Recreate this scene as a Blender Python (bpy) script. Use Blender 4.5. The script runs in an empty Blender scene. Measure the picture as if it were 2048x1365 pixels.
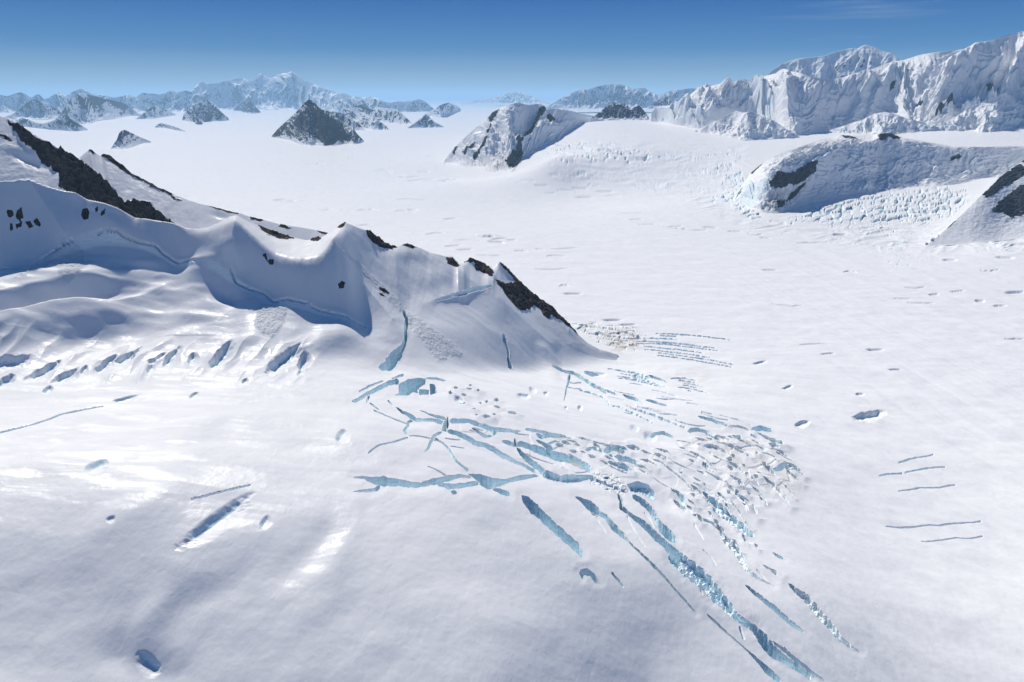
import bpy, math, random
import numpy as np
random.seed(7)
F32 = np.float32

# ------------------------------------------------------------------ reference camera
CAM_H = 800.0
PITCH = math.radians(19.6)
FOC = 2048 * 24.0 / 36.0
CP, SP = math.cos(PITCH), math.sin(PITCH)
SUN_AZ, SUN_EL = math.radians(-27.0), math.radians(41.0)     # azimuth from +Y, negative = left

def ray(u, v):
    """a picture point of the survey photograph -> (azimuth, rise per metre of ground distance)"""
    a = (np.asarray(u, float) - 1024.0) / FOC
    b = (682.5 - np.asarray(v, float)) / FOC
    dy = CP + b * SP
    dz = -SP + b * CP
    return np.arctan2(a, dy), dz / np.hypot(a, dy)

def project(x, y, z):
    zz = z - CAM_H
    d = y * CP - zz * SP
    return 1024.0 + FOC * x / d, 682.5 - FOC * (y * SP + zz * CP) / d

# ------------------------------------------------------------------ noise
def _hash(ix, iy, seed):
    h = (ix.astype(np.int64) * 374761393 + iy.astype(np.int64) * 668265263 + seed * 2147483647) & 0xFFFFFFFF
    h = ((h ^ (h >> 13)) * 1274126177) & 0xFFFFFFFF
    return (h ^ (h >> 16)) & 0xFFFFFFFF

_ANG = np.linspace(0, 2 * np.pi, 256, endpoint=False)
_GX, _GY = np.cos(_ANG).astype(F32), np.sin(_ANG).astype(F32)

def perlin(x, y, seed=0):
    x = np.asarray(x, float); y = np.asarray(y, float)
    x0 = np.floor(x); y0 = np.floor(y)
    fx = (x - x0).astype(F32); fy = (y - y0).astype(F32)
    ix = x0.astype(np.int64); iy = y0.astype(np.int64)
    def g(dx, dy):
        h = _hash(ix + dx, iy + dy, seed) & 255
        return _GX[h] * (fx - dx) + _GY[h] * (fy - dy)
    u = fx * fx * fx * (fx * (fx * 6 - 15) + 10)
    w = fy * fy * fy * (fy * (fy * 6 - 15) + 10)
    a = g(0, 0); a = a + (g(1, 0) - a) * u
    b = g(0, 1); b = b + (g(1, 1) - b) * u
    return (a + (b - a) * w) * 1.5

def fbm(x, y, octv=4, seed=0, gain=0.5, lac=2.03):
    s = 0; a = 1.0; n = 0
    for k in range(octv):
        s = s + a * perlin(x, y, seed + k * 17); n += a
        x = x * lac + 3.7; y = y * lac + 9.1; a *= gain
    return s / n

def ridged(x, y, octv=4, seed=0, gain=0.5, lac=2.1):
    s = 0; a = 1.0; n = 0; w = 1.0
    for k in range(octv):
        r = (1 - np.abs(perlin(x, y, seed + k * 13))) ** 2
        s = s + a * r * w; n += a
        w = np.clip(r * 1.6, 0, 1)
        x = x * lac + 1.3; y = y * lac + 5.2; a *= gain
    return s / n

def smooth(e0, e1, x):
    t = np.clip((x - e0) / (e1 - e0), 0, 1)
    return t * t * (3 - 2 * t)

def worley(x, y, seed=0, jit=0.9):
    """F1, F2, random value of the nearest cell, its id"""
    ix = np.floor(x).astype(np.int64); iy = np.floor(y).astype(np.int64)
    f1 = np.full(x.shape, 9.0); f2 = np.full(x.shape, 9.0)
    cid = np.zeros(x.shape, np.int64)
    for dx in (-1, 0, 1):
        for dy in (-1, 0, 1):
            cx = ix + dx; cy = iy + dy
            h = _hash(cx, cy, seed)
            px = cx + 0.5 + ((h & 1023) / 1023.0 - 0.5) * jit
            py = cy + 0.5 + (((h >> 10) & 1023) / 1023.0 - 0.5) * jit
            d = np.hypot(px - x, py - y)
            m = d < f1
            f2 = np.where(m, f1, np.minimum(f2, d))
            cid = np.where(m, h, cid)
            f1 = np.where(m, d, f1)
    return f1, f2, ((cid >> 7) & 1023) / 1023.0, cid

# ------------------------------------------------------------------ planar helpers in the survey picture
def poly_mask(U, V, pts):
    """inside test (vectorised)"""
    inside = np.zeros(U.shape, bool)
    n = len(pts)
    for i in range(n):
        x0, y0 = pts[i][:2]; x1, y1 = pts[(i + 1) % n][:2]
        if y0 == y1: continue
        c = ((y0 > V) != (y1 > V)) & (U < (x1 - x0) * (V - y0) / (y1 - y0) + x0)
        inside ^= c
    return inside

def line_sdf(U, V, pts, closed=False):
    """distance to a polyline minus the interpolated half width (third number of each point)"""
    best = np.full(U.shape, 1e9, F32)
    n = len(pts)
    for i in range(n if closed else n - 1):
        p = pts[i]; q = pts[(i + 1) % n]
        w0 = p[2] if len(p) > 2 else 0; w1 = q[2] if len(q) > 2 else 0
        ex, ey = q[0] - p[0], q[1] - p[1]
        L = ex * ex + ey * ey + 1e-9
        t = np.clip(((U - p[0]) * ex + (V - p[1]) * ey) / L, 0, 1)
        d = np.hypot(U - p[0] - t * ex, V - p[1] - t * ey) - 0.5 * (w0 + (w1 - w0) * t)
        best = np.minimum(best, d)
    return best

def line_pos(U, V, pts):
    """distance to a polyline and how far along it (0..1) the nearest point lies"""
    L = [0.0]
    for i in range(len(pts) - 1): L.append(L[-1] + math.hypot(pts[i + 1][0] - pts[i][0], pts[i + 1][1] - pts[i][1]))
    best = np.full(U.shape, 1e9, F32); pos = np.zeros(U.shape, F32)
    for i in range(len(pts) - 1):
        p, q = pts[i], pts[i + 1]; ex, ey = q[0] - p[0], q[1] - p[1]
        t = np.clip(((U - p[0]) * ex + (V - p[1]) * ey) / (ex * ex + ey * ey + 1e-9), 0, 1)
        d = np.hypot(U - p[0] - t * ex, V - p[1] - t * ey); m = d < best
        pos = np.where(m, (L[i] + t * (L[i + 1] - L[i])) / L[-1], pos); best = np.minimum(best, d)
    return best, pos

def poly_sdf(U, V, pts):
    d = line_sdf(U, V, [p[:2] for p in pts], True)
    return np.where(poly_mask(U, V, pts), -d, d)

def side_sdf(U, V, pts):
    """signed distance to an open left-to-right polyline: positive = below it in the picture"""
    d = line_sdf(U, V, [p[:2] for p in pts])
    xs = [p[0] for p in pts]; ys = [p[1] for p in pts]
    return np.where(V > np.interp(U, xs, ys), d, -d)

# ------------------------------------------------------------------ ground: thin plate spline in (azimuth, log distance)
LS = 0.7
class Ground:
    def __init__(self, pts):
        P = np.array([(az, LS * math.log(r)) for az, r, z in pts]); Z = np.array([p[2] for p in pts], float)
        n = len(P)
        d = np.hypot(P[:, None, 0] - P[None, :, 0], P[:, None, 1] - P[None, :, 1])
        K = np.where(d > 0, d * d * np.log(d + 1e-12), 0) + np.eye(n) * 2e-4
        A = np.zeros((n + 3, n + 3)); A[:n, :n] = K
        A[:n, n] = 1; A[:n, n + 1:] = P; A[n, :n] = 1; A[n + 1:, :n] = P.T
        c = np.linalg.solve(A, np.concatenate([Z, np.zeros(3)]))
        self.az = np.linspace(-1.12, 1.12, 246); self.lr = np.linspace(LS * math.log(300), LS * math.log(420000), 300)
        AZ, LR = np.meshgrid(self.az, self.lr, indexing='ij')
        S = c[n] + c[n + 1] * AZ + c[n + 2] * LR
        for i in range(n):
            dd = np.hypot(AZ - P[i, 0], LR - P[i, 1])
            S = S + c[i] * np.where(dd > 0, dd * dd * np.log(dd + 1e-12), 0)
        self.S = S
    @staticmethod
    def _w(t):
        return (((-0.5 * t + 1) * t - 0.5) * t, (1.5 * t - 2.5) * t * t + 1, ((-1.5 * t + 2) * t + 0.5) * t, (0.5 * t - 0.5) * t * t)
    def _ix(self, ax, x):
        f = np.clip((x - ax[0]) / (ax[1] - ax[0]), 1, len(ax) - 2.001)
        i = np.floor(f).astype(int); return i, f - i
    def grid(self, az, r):
        i, t = self._ix(self.az, az); w = self._w(t)
        A = sum(w[k][:, None] * self.S[i + k - 1, :] for k in range(4))
        j, s = self._ix(self.lr, LS * np.log(r)); w = self._w(s)
        return sum(A[:, j + k - 1] * w[k][None, :] for k in range(4))
    def at(self, az, r):
        az = np.atleast_1d(np.asarray(az, float)); r = np.atleast_1d(np.asarray(r, float))
        i, t = self._ix(self.az, az); j, s = self._ix(self.lr, LS * np.log(r))
        wa = self._w(t); wb = self._w(s)
        return sum(wa[p] * wb[q] * self.S[i + p - 1, j + q - 1] for p in range(4) for q in range(4))
    def hit(self, u, v, r0=350.0, r1=400000.0):
        """ground distance at which the sight line through (u, v) meets the ground"""
        az, k = ray(u, v)
        az = np.atleast_1d(az); k = np.atleast_1d(k)
        rs = np.geomspace(r0, r1, 5000)
        out = np.empty(len(az))
        for n in range(len(az)):
            below = CAM_H + k[n] * rs < self.at(np.full(rs.shape, az[n]), rs)
            out[n] = rs[np.argmax(below)] if below.any() else r1
        return out

def gp_z(u, v, z):
    az, k = ray(u, v); return (float(az), float((z - CAM_H) / k), z)
def gp_y(u, v, Y):
    az, k = ray(u, v); r = Y / math.cos(az); return (float(az), float(r), float(CAM_H + k * r))

# ------------------------------------------------------------------ scene helpers
SC = bpy.context.scene
COL = SC.collection
def props(o, label=None, cat=None, group=None, kind=None):
    if label: o['label'] = label
    if cat: o['category'] = cat
    if group: o['group'] = group
    if kind: o['kind'] = kind
    return o

def mesh_object(name, verts, faces, mat, mask=None, loc=None, parent=None, smooth_shade=True):
    verts = np.ascontiguousarray(verts, dtype=F32); faces = np.ascontiguousarray(faces, dtype=np.int32)
    if loc is not None: verts = verts - np.array(loc, F32)
    me = bpy.data.meshes.new(name)
    nv, nf = len(verts), len(faces); k = faces.shape[1]
    me.vertices.add(nv); me.vertices.foreach_set('co', verts.ravel())
    me.loops.add(nf * k); me.loops.foreach_set('vertex_index', faces.ravel())
    me.polygons.add(nf)
    me.polygons.foreach_set('loop_start', np.arange(0, nf * k, k, dtype=np.int32))
    me.polygons.foreach_set('use_smooth', np.full(nf, smooth_shade, bool))
    me.update(calc_edges=True)
    if mask is not None:
        at = me.attributes.new('mask', 'FLOAT_COLOR', 'POINT')
        at.data.foreach_set('color', np.ascontiguousarray(mask, dtype=F32).ravel())
    me.materials.append(mat)
    o = bpy.data.objects.new(name, me); COL.objects.link(o)
    if loc is not None: o.location = loc
    if parent is not None: o.parent = parent
    return o

def sub_mesh(V, Fs, M, sel):
    f = Fs[sel]
    idx, inv = np.unique(f, return_inverse=True)
    return V[idx], inv.reshape(f.shape), (M[idx] if M is not None else None)

def grid_faces(nr, nc):
    i = np.arange(nr * nc, dtype=np.int32).reshape(nr, nc)
    return np.stack([i[:-1, :-1], i[:-1, 1:], i[1:, 1:], i[1:, :-1]], -1).reshape(-1, 4)

def base_loc(v):
    return (float(v[:, 0].mean()), float(v[:, 1].mean()), float(v[:, 2].min()))
# ------------------------------------------------------------------ materials
def new_mat(name):
    m = bpy.data.materials.new(name); m.use_nodes = True
    nt = m.node_tree
    for n in list(nt.nodes): nt.nodes.remove(n)
    return m, nt
def nd(nt, typ, **kw):
    n = nt.nodes.new(typ)
    for k, v in kw.items():
        if k.startswith('_'): setattr(n, k[1:], v)
        else: n.inputs[k.replace('_', ' ')].default_value = v
    return n

SNOW = (0.86, 0.865, 0.87, 1)
ICE = (0.88, 0.94, 0.96, 1)
ICE_DEEP = (0.58, 0.78, 0.86, 1)

def make_terrain_mat(name, rock_dark=(0.036, 0.033, 0.031, 1), rock_warm=(0.13, 0.10, 0.08, 1), near=True):
    m, nt = new_mat(name); L = nt.links.new
    out = nd(nt, 'ShaderNodeOutputMaterial')
    bs = nd(nt, 'ShaderNodeBsdfPrincipled')
    L(bs.outputs['BSDF'], out.inputs['Surface'])
    geo = nd(nt, 'ShaderNodeNewGeometry')
    att = nd(nt, 'ShaderNodeAttribute', _attribute_name='mask')
    sep = nd(nt, 'ShaderNodeSeparateColor'); L(att.outputs['Color'], sep.inputs['Color'])
    def noise(scale, det=4, rough=0.55, dist=0.0, vec=None):
        n = nd(nt, 'ShaderNodeTexNoise', Scale=scale, Detail=det, Roughness=rough, Distortion=dist)
        L(vec or geo.outputs['Position'], n.inputs['Vector']); return n
    def mixc(fac, a, b):
        n = nd(nt, 'ShaderNodeMix', _data_type='RGBA')
        if hasattr(fac, 'is_linked'): L(fac, n.inputs[0])
        else: n.inputs[0].default_value = fac
        for s, i in ((a, 6), (b, 7)):
            if hasattr(s, 'is_linked'): L(s, n.inputs[i])
            else: n.inputs[i].default_value = s
        return n.outputs[2]
    def maths(op, a, b=None, clamp=False):
        n = nd(nt, 'ShaderNodeMath', _operation=op, _use_clamp=clamp)
        for s, i in ((a, 0), (b, 1)):
            if s is None: continue
            if hasattr(s, 'is_linked'): L(s, n.inputs[i])
            else: n.inputs[i].default_value = s
        return n.outputs[0]
    # rock: dark, mottled, with warmer patches
    rn = noise(0.06 if near else 0.006, 6, 0.65)
    rr = nd(nt, 'ShaderNodeValToRGB')
    rr.color_ramp.elements[0].position = 0.36; rr.color_ramp.elements[0].color = rock_dark
    rr.color_ramp.elements[1].position = 0.72; rr.color_ramp.elements[1].color = rock_warm
    L(rn.outputs['Fac'], rr.inputs['Fac'])
    # firn snow: very slight tonal drift
    sn = noise(0.012, 5, 0.6)
    snow = mixc(sn.outputs['Fac'], (SNOW[0] * 0.97, SNOW[1] * 0.975, SNOW[2] * 0.985, 1), (0.875, 0.875, 0.875, 1))
    # ice: layered blue
    mp = nd(nt, 'ShaderNodeMapping'); mp.inputs['Scale'].default_value = (0.05, 0.05, 0.45)
    L(geo.outputs['Position'], mp.inputs['Vector'])
    il = noise(1.0, 4, 0.6, 0.4, mp.outputs['Vector'])
    ilr = nd(nt, 'ShaderNodeMapRange', _interpolation_type='SMOOTHSTEP'); ilr.inputs['From Min'].default_value = 0.36; ilr.inputs['From Max'].default_value = 0.62
    L(il.outputs['Fac'], ilr.inputs['Value'])
    ice = mixc(ilr.outputs['Result'], ICE_DEEP, ICE)
    ir = nd(nt, 'ShaderNodeMapRange', _interpolation_type='SMOOTHSTEP'); ir.inputs['From Min'].default_value = 0.04; ir.inputs['From Max'].default_value = 0.6
    L(sep.outputs['Green'], ir.inputs['Value'])
    c = mixc(ir.outputs['Result'], snow, ice)
    dn = noise(0.09 if near else 0.02, 5, 0.7)
    dirt = mixc(dn.outputs['Fac'], (0.50, 0.45, 0.38, 1), (0.72, 0.68, 0.62, 1))
    c = mixc(sep.outputs['Blue'], c, dirt)
    deb = mixc(dn.outputs['Fac'], (0.50, 0.58, 0.63, 1), (0.80, 0.85, 0.88, 1))
    c = mixc(maths('MULTIPLY', att.outputs['Alpha'], 0.5), c, deb)
    # rock edge broken by noise
    en = noise(0.16 if near else 0.005, 5, 0.6)
    rk = maths('ADD', sep.outputs['Red'], maths('MULTIPLY', maths('SUBTRACT', en.outputs['Fac'], 0.5), 1.35 if near else 0.35))
    mr = nd(nt, 'ShaderNodeMapRange', _interpolation_type='SMOOTHSTEP')
    mr.inputs['From Min'].default_value = 0.44; mr.inputs['From Max'].default_value = 0.58
    L(rk, mr.inputs['Value'])
    rockf = maths('MULTIPLY', mr.outputs['Result'], maths('GREATER_THAN', sep.outputs['Red'], 0.02))
    c = mixc(rockf, c, rr.outputs['Color'])
    L(c, bs.inputs['Base Color'])
    # gloss: snow crust glints towards the sun, rock and ice differ
    gn = noise(0.02, 5, 0.65)
    ro = nd(nt, 'ShaderNodeMapRange'); ro.inputs['From Min'].default_value = 0.35; ro.inputs['From Max'].default_value = 0.65
    ro.inputs['To Min'].default_value = 0.26; ro.inputs['To Max'].default_value = 0.46
    L(gn.outputs['Fac'], ro.inputs['Value'])
    mx = nd(nt, 'ShaderNodeMix', _data_type='FLOAT'); L(rockf, mx.inputs[0]); L(ro.outputs['Result'], mx.inputs[2]); mx.inputs[3].default_value = 0.85
    L(mx.outputs[0], bs.inputs['Roughness'])
    # glossy wind crust only on the near basin: it fades with distance from its middle
    vd = nd(nt, 'ShaderNodeVectorMath', _operation='DISTANCE'); L(geo.outputs['Position'], vd.inputs[0]); vd.inputs[1].default_value = (-430, 900, 320)
    cr = nd(nt, 'ShaderNodeMapRange', _interpolation_type='SMOOTHSTEP'); cr.inputs['From Min'].default_value = 200; cr.inputs['From Max'].default_value = 820
    cr.inputs['To Min'].default_value = 0.17; cr.inputs['To Max'].default_value = 0.05
    L(vd.outputs['Value'], cr.inputs['Value'])
    mp3 = nd(nt, 'ShaderNodeMapping'); mp3.inputs['Rotation'].default_value = (0, 0, math.radians(-50)); mp3.inputs['Scale'].default_value = (0.009, 0.042, 0.02)
    L(geo.outputs['Position'], mp3.inputs['Vector'])
    pn = noise(1.0, 5, 0.58, 0.5, mp3.outputs['Vector'])
    pr = nd(nt, 'ShaderNodeMapRange', _interpolation_type='SMOOTHSTEP'); pr.inputs['From Min'].default_value = 0.46; pr.inputs['From Max'].default_value = 0.64; pr.inputs['To Min'].default_value = 0.06
    L(pn.outputs['Fac'], pr.inputs['Value'])
    L(maths('MULTIPLY', cr.outputs['Result'], pr.outputs['Result']), bs.inputs['Specular IOR Level'])
    if near:
        # wind crust: fine relief, plus lumps where avalanche debris lies
        mp2 = nd(nt, 'ShaderNodeMapping'); mp2.inputs['Rotation'].default_value = (0, 0, math.radians(28)); mp2.inputs['Scale'].default_value = (1.0, 0.6, 1.0)
        L(geo.outputs['Position'], mp2.inputs['Vector'])
        b1 = noise(0.10, 9, 0.66, 0.6, mp2.outputs['Vector'])
        b0 = noise(0.028, 4, 0.5, 0.4, mp2.outputs['Vector'])
        b2 = noise(0.30, 6, 0.75)
        bp = nd(nt, 'ShaderNodeBump', Strength=1.0, Distance=0.42); L(b1.outputs['Fac'], bp.inputs['Height'])
        bp0 = nd(nt, 'ShaderNodeBump', Strength=1.0, Distance=1.1); L(b0.outputs['Fac'], bp0.inputs['Height']); L(bp0.outputs['Normal'], bp.inputs['Normal'])
        bp2 = nd(nt, 'ShaderNodeBump', Distance=4.0); L(b2.outputs['Fac'], bp2.inputs['Height']); L(bp.outputs['Normal'], bp2.inputs['Normal'])
        L(maths('MAXIMUM', maths('MULTIPLY', att.outputs['Alpha'], 0.9), rockf), bp2.inputs['Strength'])
        L(bp2.outputs['Normal'], bs.inputs['Normal'])
    else:
        b1 = noise(0.02, 6, 0.7)
        bp = nd(nt, 'ShaderNodeBump', Strength=0.5, Distance=14.0); L(b1.outputs['Fac'], bp.inputs['Height'])
        L(bp.outputs['Normal'], bs.inputs['Normal'])
    return m

MAT_NEAR = make_terrain_mat('snow_ice_rock')
MAT_FAR = make_terrain_mat('mountain_snow_rock', (0.040, 0.042, 0.046, 1), (0.085, 0.082, 0.085, 1), near=False)

def ice_block_mat():
    m, nt = new_mat('broken_ice'); L = nt.links.new
    out = nd(nt, 'ShaderNodeOutputMaterial'); bs = nd(nt, 'ShaderNodeBsdfPrincipled', Roughness=0.5)
    L(bs.outputs['BSDF'], out.inputs['Surface'])
    geo = nd(nt, 'ShaderNodeNewGeometry')
    sx = nd(nt, 'ShaderNodeSeparateXYZ'); L(geo.outputs['Normal'], sx.inputs['Vector'])
    n = nd(nt, 'ShaderNodeTexNoise', Scale=0.4, Detail=5.0); L(geo.outputs['Position'], n.inputs['Vector'])
    mr = nd(nt, 'ShaderNodeMapRange'); mr.inputs['From Min'].default_value = 0.35; mr.inputs['From Max'].default_value = 0.75
    L(sx.outputs['Z'], mr.inputs['Value'])
    mix = nd(nt, 'ShaderNodeMix', _data_type='RGBA'); L(mr.outputs['Result'], mix.inputs[0])
    mi = nd(nt, 'ShaderNodeMix', _data_type='RGBA'); L(n.outputs['Fac'], mi.inputs[0]); mi.inputs[6].default_value = (0.34, 0.54, 0.62, 1); mi.inputs[7].default_value = (0.66, 0.79, 0.84, 1)
    L(mi.outputs[2], mix.inputs[6]); mix.inputs[7].default_value = SNOW
    L(mix.outputs[2], bs.inputs['Base Color'])
    bp = nd(nt, 'ShaderNodeBump', Strength=0.6, Distance=0.8); L(n.outputs['Fac'], bp.inputs['Height']); L(bp.outputs['Normal'], bs.inputs['Normal'])
    return m
MAT_BLOCK = ice_block_mat()

# ------------------------------------------------------------------ sky, sun, air, camera
SUN_STRENGTH, SKY_STRENGTH, HAZE = 3.8, 0.05, 1.35e-5
def build_light():
    w = bpy.data.worlds.new('World'); SC.world = w; w.use_nodes = True
    nt = w.node_tree; L = nt.links.new
    bg = nt.nodes['Background']
    sky = nt.nodes.new('ShaderNodeTexSky'); sky.sky_type = 'NISHITA'; sky.sun_disc = False
    sky.sun_elevation = SUN_EL; sky.sun_rotation = SUN_AZ
    sky.altitude = 2600; sky.air_density = 1.0; sky.dust_density = 0.0; sky.ozone_density = 3.0
    # a faint veil of cirrus high on the right
    tc = nt.nodes.new('ShaderNodeTexCoord')
    mp = nt.nodes.new('ShaderNodeMapping'); mp.inputs['Rotation'].default_value = (0, math.radians(14), 0); mp.inputs['Scale'].default_value = (1.6, 1.6, 26)
    L(tc.outputs['Generated'], mp.inputs['Vector'])
    no = nt.nodes.new('ShaderNodeTexNoise'); no.inputs['Scale'].default_value = 2.2; no.inputs['Detail'].default_value = 6; no.inputs['Roughness'].default_value = 0.55
    L(mp.outputs['Vector'], no.inputs['Vector'])
    r1 = nt.nodes.new('ShaderNodeMapRange'); r1.interpolation_type = 'SMOOTHSTEP'
    for k, v in (('From Min', 0.50), ('From Max', 0.78), ('To Max', 0.6)): r1.inputs[k].default_value = v
    L(no.outputs['Fac'], r1.inputs['Value'])
    sp = nt.nodes.new('ShaderNodeSeparateXYZ'); L(tc.outputs['Generated'], sp.inputs['Vector'])
    r2 = nt.nodes.new('ShaderNodeMapRange'); r2.interpolation_type = 'SMOOTHSTEP'
    for k, v in (('From Min', 0.10), ('From Max', 0.55)): r2.inputs[k].default_value = v
    L(sp.outputs['X'], r2.inputs['Value'])
    r3 = nt.nodes.new('ShaderNodeMapRange'); r3.interpolation_type = 'SMOOTHSTEP'
    for k, v in (('From Min', 0.02), ('From Max', 0.08)): r3.inputs[k].default_value = v
    L(sp.outputs['Z'], r3.inputs['Value'])
    m1 = nt.nodes.new('ShaderNodeMath'); m1.operation = 'MULTIPLY'; L(r1.outputs['Result'], m1.inputs[0]); L(r2.outputs['Result'], m1.inputs[1])
    m2 = nt.nodes.new('ShaderNodeMath'); m2.operation = 'MULTIPLY'; L(m1.outputs[0], m2.inputs[0]); L(r3.outputs['Result'], m2.inputs[1])
    mix = nt.nodes.new('ShaderNodeMix'); mix.data_type = 'RGBA'
    # deep, clear high-altitude blue: darker overhead, pale at the horizon, with a share of the physical sky
    rp = nt.nodes.new('ShaderNodeValToRGB'); L(sp.outputs['Z'], rp.inputs['Fac'])
    els = rp.color_ramp.elements
    stops = [(0.0, (6.0, 7.0, 7.2, 1)), (0.018, (3.6, 5.6, 7.2, 1)), (0.06, (0.6, 2.9, 6.8, 1)), (0.125, (0.0, 1.45, 6.0, 1)), (0.35, (0.1, 1.15, 4.2, 1)), (1.0, (0.2, 0.8, 2.4, 1))]
    els[0].position, els[0].color = stops[0]; els[1].position, els[1].color = stops[-1]
    for q_, c_ in stops[1:-1]:
        e = els.new(q_); e.color = c_
    mk = nt.nodes.new('ShaderNodeMix'); mk.data_type = 'RGBA'; mk.inputs[0].default_value = 0.03
    L(rp.outputs['Color'], mk.inputs[6]); L(sky.outputs['Color'], mk.inputs[7])
    L(m2.outputs[0], mix.inputs[0]); L(mk.outputs[2], mix.inputs[6]); mix.inputs[7].default_value = (5.5, 7.0, 9.0, 1)
    # a low, distant cloud bank lying on the horizon ahead
    mb = nt.nodes.new('ShaderNodeMapping'); mb.inputs['Scale'].default_value = (9, 9, 120); L(tc.outputs['Generated'], mb.inputs['Vector'])
    nb = nt.nodes.new('ShaderNodeTexNoise'); nb.inputs['Scale'].default_value = 1.3; nb.inputs['Detail'].default_value = 7; nb.inputs['Roughness'].default_value = 0.6; L(mb.outputs['Vector'], nb.inputs['Vector'])
    def rng(sock, a, b, t0=0.0, t1=1.0):
        n = nt.nodes.new('ShaderNodeMapRange'); n.interpolation_type = 'SMOOTHSTEP'
        for k_, v_ in (('From Min', a), ('From Max', b), ('To Min', t0), ('To Max', t1)): n.inputs[k_].default_value = v_
        L(sock, n.inputs['Value']); return n.outputs['Result']
    def mul(a, b):
        n = nt.nodes.new('ShaderNodeMath'); n.operation = 'MULTIPLY'; L(a, n.inputs[0]); L(b, n.inputs[1]); return n.outputs[0]
    band = mul(mul(rng(sp.outputs['Z'], 0.0135, 0.004), rng(nb.outputs['Fac'], 0.38, 0.62)), mul(rng(sp.outputs['X'], -0.36, -0.18), rng(sp.outputs['X'], 0.16, 0.05)))
    m3 = nt.nodes.new('ShaderNodeMix'); m3.data_type = 'RGBA'; L(band, m3.inputs[0]); L(mix.outputs[2], m3.inputs[6]); m3.inputs[7].default_value = (11.5, 12.3, 13.2, 1)
    L(m3.outputs[2], bg.inputs['Color'])
    bg.inputs['Strength'].default_value = SKY_STRENGTH
    sun = bpy.data.lights.new('sun', 'SUN'); sun.energy = SUN_STRENGTH; sun.angle = math.radians(0.53); sun.color = (1.0, 0.945, 0.86)
    so = bpy.data.objects.new('sun', sun); COL.objects.link(so); so.location = (0, 0, 3000)
    # a lamp shines along its -Z: turn it to look away from the sun's place in the sky
    so.rotation_euler = (math.pi / 2 - SUN_EL, 0, math.pi - SUN_AZ)
    cam = bpy.data.cameras.new('camera'); cam.lens = 24; cam.sensor_width = 36; cam.clip_start = 1; cam.clip_end = 1.0e6
    co = bpy.data.objects.new('camera', cam); COL.objects.link(co); co.location = (0, 0, CAM_H); co.rotation_euler = (math.pi / 2 - PITCH, 0, 0)
    SC.camera = co
    SC.view_settings.view_transform = 'Standard'; SC.view_settings.look = 'None'; SC.view_settings.exposure = 0.31; SC.view_settings.gamma = 1
    SC.render.engine = 'CYCLES'; SC.cycles.use_denoising = True
    SC.cycles.max_bounces = 9; SC.cycles.diffuse_bounces = 7; SC.cycles.volume_bounces = 1

def build_haze():
    m, nt = new_mat('thin_air')
    out = nd(nt, 'ShaderNodeOutputMaterial'); vp = nd(nt, 'ShaderNodeVolumePrincipled', Density=HAZE, Anisotropy=0.1)
    vp.inputs['Color'].default_value = (0.40, 0.68, 0.97, 1)
    nt.links.new(vp.outputs['Volume'], out.inputs['Volume'])
    x, y0, y1, z0, z1 = 310000.0, -3000.0, 310000.0, -700.0, HAZE_TOP
    v = [(-x, y0, z0), (x, y0, z0), (x, y1, z0), (-x, y1, z0), (-x, y0, z1), (x, y0, z1), (x, y1, z1), (-x, y1, z1)]
    f = [(0, 3, 2, 1), (4, 5, 6, 7), (0, 1, 5, 4), (1, 2, 6, 5), (2, 3, 7, 6), (3, 0, 4, 7)]
    o = mesh_object('haze', v, f, m, smooth_shade=False); props(o, kind='stuff')
HAZE_TOP = 2450.0
# ------------------------------------------------------------------ the ground sheet: basin, main glacier, far plain
GP = []
for u, v, z in [(-250, 800, 345), (0, 790, 335), (300, 790, 328), (600, 785, 318), (-250, 1000, 360), (0, 1000, 350), (300, 1000, 340), (700, 930, 312), (-250, 1365, 292), (0, 1365, 276), (300, 1365, 258),
                (700, 1365, 250), (1000, 1365, 236), (1000, 1130, 264), (850, 1050, 292), (1000, 985, 283), (900, 860, 292), (1060, 920, 262), (1200, 990, 245),
                (1300, 1150, 230), (1300, 1365, 184), (1200, 880, 205), (1350, 930, 178), (1020, 790, 225), (1150, 790, 130), (1250, 780, 85), (1400, 800, 60), (1450, 930, 140), (1480, 1040, 165), (1600, 1200, 180),
                (1720, 1365, 155), (1600, 930, 88), (1750, 1050, 80), (1900, 1200, 95), (2048, 1365, 98), (2300, 1365, 88), (2048, 1100, 52), (2300, 1100, 50), (1600, 790, 20),
                (1900, 880, 15), (2300, 900, 10), (1240, 722, 8), (1350, 715, 6), (1600, 700, 0), (1900, 720, 0), (2300, 720, 0), (1300, 640, 0), (1700, 600, 0), (2200, 600, 0),
                (1250, 520, 0), (1600, 500, 0), (2048, 500, 10), (2400, 500, 10), (1000, 470, 0), (1300, 420, 0), (700, 430, 0), (400, 380, 0), (100, 340, 0), (-300, 330, 0), (900, 370, 0), (1150, 370, 5),
                (500, 310, 0), (250, 280, 0), (850, 290, 0), (-200, 280, 0), (1040, 345, 15)]:
    GP.append(gp_z(u, v, z))
for u, v, Y in [(1100, 318, 7400), (1250, 330, 7300), (1400, 345, 7000), (1250, 285, 8600), (1350, 262, 9600), (1200, 243, 11200), (1310, 245, 10900), (1450, 275, 9000), (1600, 275, 8700), (1800, 262, 8600),
                (2048, 252, 8400), (2300, 250, 8300), (1500, 425, 5050), (1700, 440, 4900), (1900, 460, 4700), (1650, 290, 8000), (1900, 280, 7600), (2200, 280, 7400), (1480, 330, 7100)]:
    GP.append(gp_y(u, v, Y))
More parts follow.
